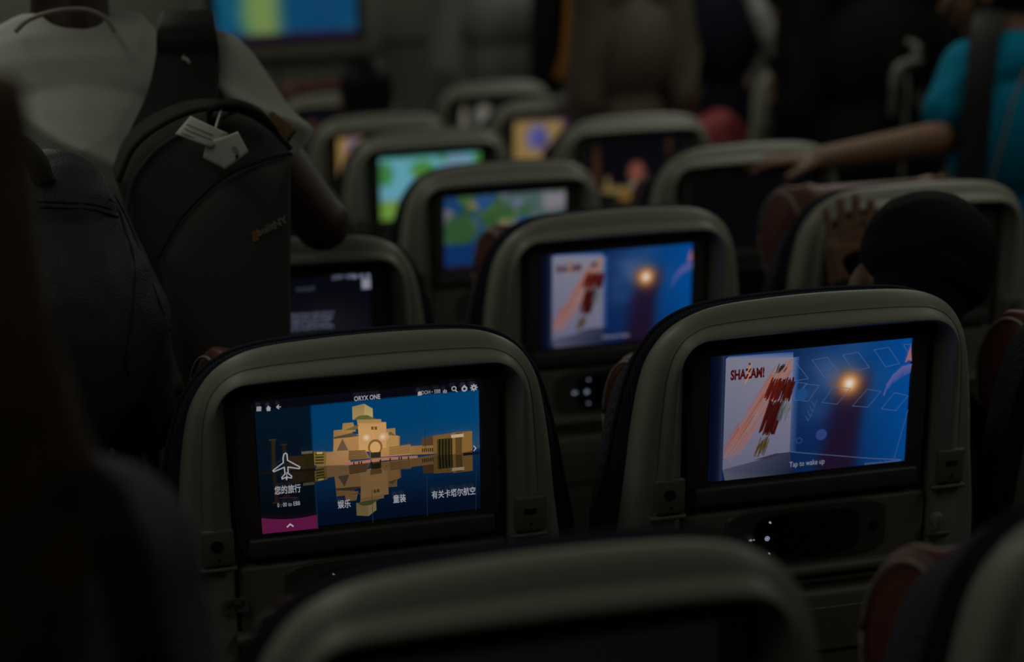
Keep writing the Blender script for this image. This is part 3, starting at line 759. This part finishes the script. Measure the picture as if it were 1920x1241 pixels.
mr = root('bulkhead_monitor', (.50, 5.93, 1.20), 'large wall monitor on the bulkhead showing a teal and green picture', 'monitor')
link('frame', box_mesh('frame', (0, .02, .215), (.72, .06, .46), 'monitor_frame', .02), mr)
link('bezel', box_mesh('bezel', (-.01, -.012, .225), (.60, .006, .36), 'gap_black', .002), mr)
link('screen', art_wide(), mr, (-.005, -.018, .228))

# ------------------------------------------------------------ people
def hand(bm, W, d, n, side, curl=.25, k=1.0, spread=.14, thumb=.75):
    """palm, four unequal fingers and a thumb; W wrist, d pointing direction, n back-of-hand normal"""
    W = Vector(W); d = Vector(d).normalized(); n = Vector(n); n = (n-d*n.dot(d)).normalized(); t = d.cross(n)*side  # t points to the thumb side
    for j in range(4):
        a_ = (j-1.5)/1.5
        add_cap(bm, W+d*.010*k-t*a_*.014*k, .0155*k, W+d*.082*k-t*a_*.031*k, .0120*k, 10)
    L = (.072, .080, .074, .058)
    for j in range(4):
        a_ = (j-1.5)/1.5; p = W+d*.086*k-t*a_*.031*k; dd = (d-t*a_*spread).normalized(); r = (.0100, .0102, .0098, .0086)[j]*k; q = curl
        for s_ in (.45, .31, .24):
            dd2 = (dd*math.cos(q)-n*math.sin(q)).normalized(); p2 = p+dd2*L[j]*s_*k; add_cap(bm, p, r, p2, r*.93, 10); p = p2; r *= .93; q += curl
    p = W+d*.022*k+t*.024*k; dd = (d*.75+t*thumb).normalized(); r = .0125*k
    for s_ in (.038, .030, .024):
        p2 = p+dd*s_*k; add_cap(bm, p, r, p2, r*.86, 10); p = p2; r *= .86; dd = (dd+d*.25-n*.2).normalized()
def head_fill(bm, C, R, k=1.0):
    """head about C; R maps local (x right, y face, z up) to world"""
    def P(*v): return Vector(C)+R @ (Vector(v)*k)
    add_ell(bm, P(0, -.012, .03), (.074*k, .092*k, .088*k), R); add_ell(bm, P(0, .03, -.02), (.060*k, .062*k, .075*k), R)
    add_ell(bm, P(0, .048, -.075), (.036*k, .034*k, .028*k), R)
    add_cap(bm, P(0, .088, .010), .009*k, P(0, .104, -.022), .014*k); add_ell(bm, P(0, .088, -.052), (.024*k, .012*k, .008*k), R)
    for s in (-1, 1):
        add_ell(bm, P(s*.077, -.005, -.006), (.010*k, .019*k, .032*k), R @ Matrix.Rotation(-s*.35, 3, 'Z'))
        add_ell(bm, P(s*.032, .076, .022), (.022*k, .012*k, .008*k), R)
def eyes(par, C, R, k=1.0):
    for s in (-1, 1):
        bm = bmesh.new(); add_ell(bm, Vector(C)+R @ (Vector((s*.031, .080, .004))*k), (.011*k, .008*k, .007*k), R); link('eye', bm_mesh('eye', bm, 'eye_white'), par)
def rotm(yaw=0, pitch=0, roll=0):
    return Matrix.Rotation(yaw, 3, 'Z') @ Matrix.Rotation(pitch, 3, 'X') @ Matrix.Rotation(roll, 3, 'Y')
def hair_fill(bm, C, R, k=1.0, length=0.0):
    def P(*v): return Vector(C)+R @ (Vector(v)*k)
    add_ell(bm, P(0, -.022, .045), (.084*k, .094*k, .088*k), R); add_ell(bm, P(0, -.045, .0), (.078*k, .068*k, .080*k), R)
    if length:
        add_ell(bm, P(0, -.05, -.03-length/2), (.085*k, .05*k, (.08+length/2)*k), R)
def person(label, N, pelvis, arms, skin, top, pants, face=0, headrot=None, headoff=(0, .03, .15), sleeve=1.0, voxel=.008, hairm='hair_black', hairlen=0, knees=None, wid=1.0, folds=None, topdrop=.08, handk=1.0, hat=None, neckband=False, group=None, k=1.0, cloth_voxel=.008, hem_flare=0):
    """arms: {+1/-1: (shoulder, elbow, wrist, handdir, backnormal, curl)}; sleeve: 1 long, .5 short"""
    N = Vector(N); P_ = Vector(pelvis); R = headrot or rotm(face); B = rotm(face); up = (N-P_).normalized()
    rt = B @ Vector((1, 0, 0)); fw = up.cross(rt)*-1
    fx, fy = P_.x, P_.y
    o = root('person', (fx, fy, 0), label, 'person', group); off_ = Vector((fx, fy, 0))
    TB = Matrix((rt, rt.cross(up)*-1, up)).transposed()
    HC = N+R @ Vector(headoff)*k
    SH = {}
    for s in (-1, 1):
        if s in arms: SH[s] = [Vector(q) for q in arms[s][:3]]
        else:
            S_ = N-up*.055*k+rt*s*.175*k*wid; SH[s] = [S_, S_-Vector((0, 0, .29*k))+rt*s*.035, S_-Vector((0, 0, .52*k))+rt*s*.02+B @ Vector((0, .10, 0))]
    chest = P_+(N-P_)*.66; waist = P_+(N-P_)*.28
    hips = [P_+rt*s*.085*k*wid-up*.03 for s in (-1, 1)]
    def legs(bm, g):
        for i, s in enumerate((-1, 1)):
            h = hips[i]
            if knees: kn, an = Vector(knees[i][0]), Vector(knees[i][1])
            else: kn = Vector((h.x+rt.x*s*.01, h.y+rt.y*s*.01, h.z*.53)); an = Vector((kn.x, kn.y, .09))
            add_cap(bm, h, (.082+g)*k, kn, (.054+g)*k); add_cap(bm, kn, (.056+g)*k, an, (.038+g)*k)
            if g == 0 or True:
                f_ = B @ Vector((0, 1, 0)); add_cap(bm, an-Vector((0, 0, .045)), (.034)*k, an+f_*.15*k-Vector((0, 0, .055)), .028*k)
    def torso(bm, g):
        add_ell(bm, chest+up*.0, ((.165*wid+g)*k, (.108+g)*k, (.165+g*.5)*k), TB); add_ell(bm, waist, ((.142*wid+g)*k, (.100+g)*k, (.19+g*.5)*k), TB)
        add_ell(bm, P_, ((.155*wid+g)*k, (.108+g)*k, (.13+g*.5)*k), TB)
        for s in (-1, 1): add_cap(bm, N-up*.045*k+rt*s*.04*k, (.058+g)*k, SH[s][0], (.056+g)*k)
    def fill(bm):
        torso(bm, 0); legs(bm, -.004)
        add_cap(bm, N-up*.05*k, .060*k, HC-R @ Vector((0, .02, .06))*k, .050*k)
        head_fill(bm, HC, R, k)
        for s in (-1, 1):
            S_, E_, W_ = SH[s]; add_cap(bm, S_, .050*k, E_, .038*k); add_cap(bm, E_, .040*k, W_, .026*k)
            hd, bn, cu = (arms[s][3:6] if s in arms and len(arms[s]) > 3 else ((W_-E_), rt*s, .35))
            hand(bm, W_, hd, bn, s if not (s in arms and len(arms[s]) > 6) else arms[s][6], cu, k*handk)
        bmesh.ops.translate(bm, vec=-off_, verts=bm.verts[:])
    link('body', blob('body', fill, skin, voxel, 3), o)
    def fill2(bm):
        torso(bm, .014)
        if neckband: add_cap(bm, N-up*.036*k-rt*.06, .072*k, N-up*.036*k+rt*.06, .072*k)
        if topdrop: add_ell(bm, P_-up*topdrop, ((.165*wid+hem_flare)*k, (.118+hem_flare*.6)*k, .12*k), TB)
        for s in (-1, 1):
            S_, E_, W_ = SH[s]
            if sleeve >= 1: add_cap(bm, S_, .068*k, E_, .056*k); add_cap(bm, E_, .056*k, E_+(W_-E_)*.93, .040*k)
            elif sleeve > 0: add_cap(bm, S_, .070*k, S_+(E_-S_)*sleeve, .062*k)
        bmesh.ops.translate(bm, vec=-off_, verts=bm.verts[:])
    cl = link('top', blob('top', fill2, top, cloth_voxel, 3, folds or fold_fn(.006, 9, (1, 1, .6), len(label))), o)
    def fill3(bm):
        add_ell(bm, P_-up*.01, ((.160*wid)*k, .114*k, .12*k), TB); legs(bm, .012); bmesh.ops.translate(bm, vec=-off_, verts=bm.verts[:])
    link('trousers', blob('trousers', fill3, pants, .01, 3, fold_fn(.004, 8)), o)
    if hairm:
        def fill4(bm): hair_fill(bm, HC, R, k, hairlen); bmesh.ops.translate(bm, vec=-off_, verts=bm.verts[:])
        link('hair', blob('hair', fill4, hairm, .006, 3, fold_fn(.004, 30, (1, 1, .3))), o)
    e = bpy.data.objects  # eyes placed on the face
    eyes(o, HC-off_, R, k)
    return o, off_, HC, R, SH, TB, dict(chest=chest, up=up, rt=rt, B=B)
def part_ws(name, me, o, off_):
    """a part whose mesh is given in world coordinates"""
    me.transform(Matrix.Translation(-off_)); return link(name, me, o)

from mathutils.bvhtree import BVHTree
def on_surface(o, part, pix, lift=.001, fall=1.3):
    """points lying on the visible side of a garment, for seams and cords sewn onto it"""
    p = [c for c in o.children if c.name.startswith(part)][0]; me = p.data; off_ = Vector(o.location)
    bv = BVHTree.FromPolygons([v.co+off_ for v in me.vertices], [tuple(f.vertices) for f in me.polygons]); out = []
    for x, y in pix:
        d = (at(x, y, 3)-CAM).normalized(); h = bv.ray_cast(CAM, d)
        if h[0] is not None: out.append(h[0]-d*lift)
    return out
def seam(o, of, part, pix, name='seam', r=.0013, mt='denim_seam', lift=.0004, n=6):
    pts = on_surface(o, part, pix, lift)
    if len(pts) > 2: part_ws(name, tube_mesh(name, pts, r, mt, n, 5), o, of)
# --- white T-shirt traveller, upper left
o, of, HC, R, SH, TB, J = person('person seen from behind in a white T-shirt wearing a black backpack strap', (-.275, 1.34, 1.435), (-.385, 1.34, .93),
    {1: (at(395, 150, 1.36), at(604, 418, 1.31), at(548, 365, 1.56), (-.5, .4, 0), (1, 0, 0), .4), -1: ((-.47, 1.42, 1.37), (-.56, 1.46, 1.10), (-.50, 1.60, .90))},
    'skin_dark', 'tee_white', 'cloth_black', face=.1, sleeve=.42, voxel=.007, cloth_voxel=.0055, wid=1.05, hairm='hair_black', neckband=True,
    folds=lambda c: (.019*(1-2*abs(noise.noise(Vector((c.x*7+c.z*7, c.y*2, (c.z-c.x)*2.2+1)))))**3 + .003*noise.noise(c*12)))
part_ws('necklace', tube_mesh('necklace', [at(28, 60, 1.262), at(56, 36, 1.262), at(108, 20, 1.262), at(160, 18, 1.262), at(198, 34, 1.262), at(216, 60, 1.262)], .0032, 'piping_beige', 8), o, of)
# --- black backpack on that person's shoulder
bp = root('backpack', at(400, 620, 1.15), 'black backpack with a white paper tag tied to its handle', 'backpack'); bo = Vector(bp.location)
def prism(name, pix, Y0, Y1, mt, bulge=.0, inset=.02, steps=5):
    """rounded slab: outline traced on the front plane, given real thickness from Y0 to Y1"""
    pts = [at(x, y, Y0) for x, y in pix]; sm = smooth_path(pts+[pts[0]], 5)[:-1]; c = sum(sm, Vector())/len(sm); bm = bmesh.new(); R_ = []
    D = Y1-Y0
    for i in range(2*steps+1):
        q = i/(2*steps); yy = Y0+D*q; e = abs(2*q-1)**3.2; R_.append([bm.verts.new(Vector((p.x+(c.x-p.x)*e*inset/.12, yy, p.z+(c.z-p.z)*e*inset/.12))) for p in sm])
    n = len(sm)
    for A_, B_ in zip(R_, R_[1:]):
        for k_ in range(n): bm.faces.new((A_[k_], A_[(k_+1) % n], B_[(k_+1) % n], B_[k_]))
    cf = bm.verts.new((c.x, Y0-bulge, c.z)); cb = bm.verts.new((c.x, Y1, c.z))
    # two inner rings give the front its soft bulge
    prev = R_[0]
    for f_ in (.75, .45):
        rr = [bm.verts.new(Vector((c.x+(v.co.x-c.x)*f_, Y0-bulge*(1-f_)**.6, c.z+(v.co.z-c.z)*f_))) for v in R_[0]]
        for k_ in range(n): bm.faces.new((prev[(k_+1) % n], prev[k_], rr[k_], rr[(k_+1) % n]))
        prev = rr
    for k_ in range(n): bm.faces.new((prev[(k_+1) % n], prev[k_], cf))
    for k_ in range(n): bm.faces.new((R_[-1][k_], R_[-1][(k_+1) % n], cb))
    return bm_mesh(name, bm, mt)
body_px = [(214, 330), (238, 270), (290, 225), (370, 196), (450, 200), (510, 232), (548, 275), (553, 330), (553, 480), (553, 640), (548, 760), (470, 800), (380, 790), (335, 700), (300, 560), (250, 440)]
part_ws('pack_body', prism('pack_body', body_px, 1.09, 1.25, 'pack_black', .012, .022), bp, bo)
pk_px = [(300, 480), (345, 405), (420, 335), (500, 300), (546, 292), (549, 330), (549, 500), (549, 640), (545, 745), (460, 780), (390, 770), (345, 690), (318, 590)]
part_ws('front_pocket', prism('front_pocket', pk_px, 1.055, 1.12, 'pack_black', .008, .018), bp, bo)
part_ws('piping', tube_mesh('piping', [at(x, y, 1.075) for x, y in ((222, 340), (250, 278), (300, 236), (372, 206), (450, 208), (506, 238), (546, 280))], .0035, 'pack_trim', 8), bp, bo)
part_ws('zip', tube_mesh('zip', [at(x, y, 1.062) for x, y in ((296, 484), (343, 404), (420, 332), (500, 298), (548, 288))], .0025, 'pack_trim', 6), bp, bo)
part_ws('zip', tube_mesh('zip', [at(x, y, 1.085) for x, y in ((236, 410), (250, 340), (290, 285), (340, 250))], .003, 'pack_lining', 6), bp, bo)
part_ws('top_handle', ribbon_mesh('top_handle', [at(392, 232, 1.10), at(398, 200, 1.08), at(440, 193, 1.07), at(490, 212, 1.07), at(520, 250, 1.09)], (0, 1, .1), .028, .006, 'pack_trim'), bp, bo)
part_ws('handle_lining', ribbon_mesh('handle_lining', [at(410, 240, 1.075), at(422, 218, 1.075), at(455, 208, 1.07), at(478, 215, 1.07)], (0, 1, .1), .006, .003, 'pack_lining'), bp, bo)
strap = [at(352, 28, 1.40), at(350, 60, 1.29), at(352, 110, 1.285), at(345, 170, 1.26), at(325, 235, 1.22), at(300, 300, 1.20)]
part_ws('shoulder_strap', ribbon_mesh('shoulder_strap', strap, (1, 0, 0), [.072, .10], .014, 'pack_trim'), bp, bo)
part_ws('buckle_patch', ribbon_mesh('buckle_patch', [at(505, 225, 1.16), at(528, 243, 1.14), at(545, 258, 1.13)], (0, .3, 1), .024, .008, 'ochre_fabric'), bp, bo)
# printed logo: orange square and grey letters
def quad_plate(name, pix, Y, th, mt):
    f = [at(x, y, Y) for x, y in pix]; bk = [p+Vector((0, th, 0)) for p in f]; n = len(f); bm = bmesh.new(); a_ = [bm.verts.new(p) for p in f]; b_ = [bm.verts.new(p) for p in bk]
    bm.faces.new(a_); bm.faces.new(b_[::-1])
    for i in range(n): bm.faces.new((a_[i], b_[i], b_[(i+1) % n], a_[(i+1) % n]))
    return bm_mesh(name, bm, mt, False)
part_ws('logo_patch', quad_plate('logo_patch', [(472, 434), (485, 432), (486, 450), (474, 454)], 1.047, .001, 'logo_orange'), bp, bo)
def text_mesh(txt, size, mt, ext=.0004, bold=0):
    cu = bpy.data.curves.new('t', 'FONT'); cu.body = txt; cu.size = size; cu.extrude = ext; cu.align_x = 'LEFT'; cu.align_y = 'BOTTOM'; cu.offset = bold; cu.resolution_u = 2
    o_ = bpy.data.objects.new('t', cu); COL.objects.link(o_); dg = bpy.context.evaluated_depsgraph_get(); dg.update()
    me = bpy.data.meshes.new_from_object(o_.evaluated_get(dg)); bpy.data.objects.remove(o_); bpy.data.curves.remove(cu)
    me.materials.clear(); me.materials.append(MATS[mt]); return me
def place_text(name, me, p, xdir, ydir, par, off_):
    x = Vector(xdir).normalized(); y = Vector(ydir); y = (y-x*y.dot(x)).normalized(); z = x.cross(y)
    M = Matrix.Translation(p) @ Matrix((x, y, z)).transposed().to_4x4(); me.transform(M); return part_ws(name, me, par, off_)
a0, a1 = at(487, 446, 1.046), at(520, 430, 1.046)
place_text('logo_lettering', text_mesh('builtNY', .0125, 'logo_grey', bold=.0003), a0, a1-a0, (0, 0, 1), bp, bo)
# --- paper tag looped on the handle
tg = root('paper_tag', at(400, 262, 1.04), 'folded white paper tag hanging from the backpack handle', 'tag'); to = Vector(tg.location)
def sheet(name, quad, mt, nx=8, ny=8, bow=.004):
    c = [Vector(q) for q in quad]; v = []; f = []
    for side in (0, 1):
        for j in range(ny+1):
            for i in range(nx+1):
                s, t = i/nx, j/ny; p = c[0]*(1-s)*(1-t)+c[1]*s*(1-t)+c[2]*s*t+c[3]*(1-s)*t
                v.append(p+Vector((0, -bow*math.sin(math.pi*s)+side*.0006, 0)))
    m_ = (nx+1)*(ny+1)
    for j in range(ny):
        for i in range(nx): k_ = j*(nx+1)+i; f += [(k_, k_+1, k_+nx+2, k_+nx+1), (m_+k_+nx+1, m_+k_+nx+2, m_+k_+1, m_+k_)]
    ed = [(i, i+1) for i in range(nx)]+[(ny*(nx+1)+i+1, ny*(nx+1)+i) for i in range(nx)]+[((j+1)*(nx+1), j*(nx+1)) for j in range(ny)]+[(j*(nx+1)+nx, (j+1)*(nx+1)+nx) for j in range(ny)]
    f += [(b_, a_, a_+m_, b_+m_) for a_, b_ in ed]
    return mesh_from(name, v, f, mt)
part_ws('tag_sheet', sheet('tag_sheet', [at(357, 217, 1.035), at(428, 250, 1.03), at(398, 278, 1.025), at(328, 251, 1.03)], 'paper_tag'), tg, to)
part_ws('tag_fold', sheet('tag_fold', [at(400, 262, 1.02), at(446, 246, 1.015), at(466, 284, 1.015), at(420, 320, 1.02)], 'paper_tag'), tg, to)
part_ws('tag_back', sheet('tag_back', [at(392, 250, 1.03), at(412, 262, 1.03), at(425, 318, 1.03), at(380, 296, 1.035)], 'paper_tag'), tg, to)
for k_, (x, y) in enumerate(((350, 232), (345, 240), (341, 248))):
    part_ws('printed_line', quad_plate('printed_line', [(x, y), (x+52, y+21), (x+51, y+23), (x-1, y+2)], 1.0245, .0006, 'paper_ink'), tg, to)
part_ws('printed_crest', quad_plate('printed_crest', [(434, 276), (440, 273), (446, 278), (443, 286), (436, 284)], 1.010, .0008, 'paper_ink'), tg, to)
part_ws('printed_name', quad_plate('printed_name', [(441, 291), (447, 289), (448, 296), (442, 299)], 1.010, .0008, 'label_red'), tg, to)
part_ws('tag_loop', tube_mesh('tag_loop', [at(398, 264, 1.03), at(404, 240, 1.035), at(412, 215, 1.06), at(418, 198, 1.075)], .0016, 'paper_tag', 6), tg, to)

# --- traveller in a dark denim jacket, left
dn = lambda c: .006*(1-2*abs(noise.noise(Vector((c.x*8, c.y*8, c.z*5)))))**3+.0015*noise.noise(c*40)
o, of, HC, R, SH, TB, J = person('person in a dark navy denim jacket, shoulder and sleeve seen from behind', at(35, 335, .86), (-.47, .80, .80),
    {1: (at(122, 425, .86), at(225, 595, .82), at(262, 800, .86), (.1, .3, -1), (1, 0, 0), .4), -1: ((-.56, .88, 1.30), (-.62, .86, 1.03), (-.55, 1.02, .85))},
    'skin_dark', 'denim_dark', 'cloth_black', face=-.25, headoff=(-.27, .10, -.02), voxel=.008, cloth_voxel=.0055, wid=1.0, folds=dn, hairm='hair_black', topdrop=.08)
part_ws('collar', tube_mesh('collar', [at(0, 262, .78), at(36, 272, .775), at(66, 300, .78), at(80, 332, .79)], .012, 'olive_collar', 10), o, of)
for px_ in ([(70, 378), (130, 380), (180, 384), (225, 398)], [(205, 372), (225, 400), (238, 440), (250, 480), (252, 540), (246, 600), (238, 660), (240, 700), (262, 760)], [(214, 366), (242, 420), (272, 470), (296, 520), (300, 570), (318, 620), (330, 680)], [(72, 388), (130, 390), (180, 394), (222, 407)]):
    seam(o, of, 'top', px_)
# --- near passenger with long brown hair, indigo jacket, far left
o, of, HC, R, SH, TB, J = person('blurred person at the left edge with long brown hair and an indigo jacket', (-.425, -.10, 1.255), (-.44, -.12, .80),
    {1: (at(170, 1060, -.12), at(260, 1400, -.14), at(200, 1650, .05), (.1, .4, -.6), (1, 0, 0), .4)},
    'skin_tan', 'jacket_indigo', 'cloth_black', face=.15, headoff=(-.02, .02, .17), voxel=.008, hairm=None, wid=.85, k=.95, folds=fold_fn(.006, 7, (1, 1, .5), 2))
def hf(bm):
    hair_fill(bm, HC, R, .95)
    for k_ in range(16):
        a_ = k_/15; x = -.50+.185*a_; p0 = Vector((x, -.16-.02*math.sin(a_*3), 1.50-.03*abs(a_-.5)))
        add_tube(bm, smooth_path([p0, p0+Vector((.004, -.01, -.12)), p0+Vector((.004+.02*a_, .0, -.25)), p0+Vector((.0+.035*a_, .005, -.36+.05*math.sin(k_*2.1)))], 5), [.020]*14+[.012, .006], 8)
    bmesh.ops.translate(bm, vec=-of, verts=bm.verts[:])
link('long_hair', blob('long_hair', hf, 'hair_brown', .006, 3, fold_fn(.003, 40, (1, 1, .12))), o)
part_ws('bag_strap', ribbon_mesh('bag_strap', [at(130, 870, -.16), at(190, 930, -.20), at(220, 1020, -.225), at(245, 1130, -.23), at(270, 1260, -.235), at(285, 1500, -.22)], (1, 0, 0), .028, .005, 'cloth_black'), o, of)

# --- person in a blue polo shirt, right
o, of, HC, R, SH, TB, J = person('person in a bright blue polo shirt reaching a bare arm onto a seat top', at(1925, 75, 2.42), (1.62, 2.46, .72),
    {-1: (at(1822, 135, 2.42), at(1762, 262, 2.36), at(1535, 300, 2.28), Vector((-1, -.02, .17)), (0, -.35, 1), .20, -1), 1: ((1.86, 2.46, 1.24), (1.92, 2.42, .98), (1.84, 2.30, .80))},
    'skin_tan', 'polo_blue', 'cloth_black', face=.55, headrot=rotm(.9, -.25), headoff=(0, .05, .13), voxel=.0045, cloth_voxel=.006, wid=.9, sleeve=.62, folds=fold_fn(.007, 8, (1, 1, .35), 5), hairm='hair_black')
part_ws('bag_strap', ribbon_mesh('bag_strap', [at(1862, 20, 2.40), at(1848, 60, 2.31), at(1838, 150, 2.27), at(1828, 260, 2.27), at(1812, 400, 2.28)], (1, 0, 0), .062, .01, 'pack_trim'), o, of)
part_ws('shirt_piping', tube_mesh('shirt_piping', [at(1925, 130, 2.26), at(1900, 190, 2.255), at(1870, 300, 2.26), at(1840, 400, 2.27)], .003, 'polo_piping', 6), o, of)

# --- seated passenger with a cap, hand raised on the seat ahead
HCc = at(1700, 562, 1.03)
CR = rotm(-.1, -.25, .50)
Nn = HCc-CR @ Vector((0, .03, .15))*.92
o, of, HC, R, SH, TB, J = person('seated person in a dark cap with one hand up on the seat ahead', Nn, (1.01, 1.10, .58),
    {-1: (Nn+Vector((-.13, .03, -.10)), at(1570, 720, 1.30), at(1588, 556, 1.455), Vector((.08, .10, 1)), (0, -1, .12), .06, 1), 1: (Nn+Vector((.16, .03, -.10)), (1.12, 1.10, .70), (1.05, 1.28, .60))},
    'skin_tan', 'cloth_black', 'cloth_black', face=0, headrot=CR, headoff=(0, .03, .15), voxel=.0042, wid=.85, k=.92, hairm=None, topdrop=0, handk=1.03,
    knees=[((.93, 1.42, .52), (.93, 1.42, .09)), ((1.10, 1.42, .52), (1.10, 1.42, .09))])
def capf(bm):
    def P(*v): return HC+R @ (Vector(v)*.92)
    add_ell(bm, P(0, -.012, .070), (.090, .106, .086), R); add_ell(bm, P(0, -.02, .045), (.088, .102, .055), R); add_ell(bm, P(0, -.055, -.005), (.062, .060, .060), R)
    bmesh.ops.translate(bm, vec=-of, verts=bm.verts[:])
cp = link('cap', blob('cap', capf, 'cap_navy', .005, 4, fold_fn(.002, 12)), o)
def brimf(bm):
    add_ell(bm, HC+R @ Vector((0, .115, .045)), (.075, .075, .009), R @ Matrix.Rotation(-.2, 3, 'X')); bmesh.ops.translate(bm, vec=-of, verts=bm.verts[:])
link('brim', blob('brim', brimf, 'cap_navy', .004, 2), cp)
wt = SH[-1][2]
part_ws('wristwatch', tube_mesh('wristwatch', [wt+Vector((.031*math.cos(a_), .031*math.sin(a_), -.008)) for a_ in [2*math.pi*k_/24 for k_ in range(25)]], .006, 'dark_plastic', 8, 0), o, of)

# --- standing people toward the front
o, of, HC, R, SH, TB, J = person('standing person in a brown leather jacket seen from behind, centre background', at(1186, -55, 3.80), (1.20, 3.84, .84),
    {}, 'skin_tan', 'coat_taupe', 'cloth_black', face=.1, voxel=.009, wid=.64, folds=fold_fn(.012, 6, (1.4, 1, .5), 9), topdrop=.02)
o, of, HC, R, SH, TB, J = person('standing person in dark navy clothes beside the brown jacket', at(1350, -90, 4.0), (1.52, 4.02, .82),
    {1: (at(1415, -40, 4.0), at(1440, 60, 3.96), at(1455, 130, 4.15))}, 'skin_tan', 'cloth_navy', 'cloth_navy', face=-.1, voxel=.009, wid=.72, folds=fold_fn(.010, 6, (1.4, 1, .5), 4), topdrop=.06, sleeve=.3)
part_ws('pale_sleeve', tube_mesh('pale_sleeve', [at(1398, -40, 3.93), at(1422, 20, 3.90), at(1440, 70, 3.90), at(1452, 104, 3.92)], [.030]*8+[.034]*9+[.030]*6+[.012]*2, 'sleeve_pale', 12), o, of)
o, of, HC, R, SH, TB, J = person('standing person dressed all in black behind the reaching arm', at(1640, -70, 3.35), (1.72, 3.40, .82),
    {}, 'skin_tan', 'cloth_black', 'cloth_black', face=.1, voxel=.009, wid=1.05, k=1.05, folds=fold_fn(.008, 6, (1.4, 1, .5), 6))
part_ws('silver_strap', tube_mesh('silver_strap', [at(1700, 78, 3.20), at(1722, 88, 3.18), at(1712, 108, 3.18), at(1728, 112, 3.18), at(1690, 122, 3.18), at(1678, 145, 3.18), at(1674, 190, 3.19), at(1672, 215, 3.2)], [.008]*20+[.012]*14+[.009]*9, 'silver_strap', 8, 6), o, of)
part_ws('silver_strap', tube_mesh('silver_strap', [at(1700, 130, 3.20), at(1702, 170, 3.19), at(1698, 215, 3.2), at(1690, 340, 3.22)], .006, 'silver_strap', 8), o, of)
o, of, HC, R, SH, TB, J = person('standing person in a charcoal grey top in front of the bulkhead', at(945, -60, 5.45), (1.30, 5.47, .98),
    {}, 'skin_tan', 'shirt_grey', 'cloth_black', face=.0, voxel=.010, wid=1.25, k=.98, folds=fold_fn(.004, 5), topdrop=.0)
o, of, HC, R, SH, TB, J = person('person with an orange scarf between the grey top and brown jacket', at(1110, -60, 5.0), (1.62, 5.02, .90),
    {}, 'skin_tan', 'cloth_black', 'cloth_black', face=.0, voxel=.010, wid=.9, folds=fold_fn(.004, 5))
part_ws('orange_scarf', ribbon_mesh('orange_scarf', [at(1078, -40, 4.86), at(1076, 25, 4.84), at(1072, 70, 4.83), at(1066, 110, 4.83), at(1052, 150, 4.84)], (1, 0, 0), .062, .02, 'cloth_orange'), o, of)
# seated passenger whose dark hair shows over a far seat back
o, of, HC, R, SH, TB, J = person('seated person of whom only dark hair shows above a far seat back', at(692, 262, 4.22), (.51, 4.32, .55),
    {}, 'skin_tan', 'cloth_navy', 'cloth_navy', face=.0, voxel=.010, wid=.9, k=.95, topdrop=0, headoff=(0, .02, .12),
    knees=[((.43, 4.66, .52), (.43, 4.66, .09)), ((.60, 4.66, .52), (.60, 4.66, .09))])
# --- red shoulder bag in the aisle
rb = root('shoulder_bag', at(1355, 290, 3.75), 'red bag beyond the seats under the navy dressed person', 'bag'); ro = Vector(rb.location)
part_ws('bag_body', prism('bag_body', [(1300, 232), (1330, 222), (1362, 208), (1378, 212), (1396, 232), (1404, 262), (1402, 320), (1330, 340), (1305, 300)], 3.70, 3.82, 'bag_red', .01, .02), rb, ro)
part_ws('bag_flap', prism('bag_flap', [(1376, 214), (1396, 234), (1403, 262), (1398, 300), (1382, 290), (1378, 250)], 3.685, 3.72, 'bag_red', .003, .01), rb, ro)
print('objects', len(bpy.data.objects))
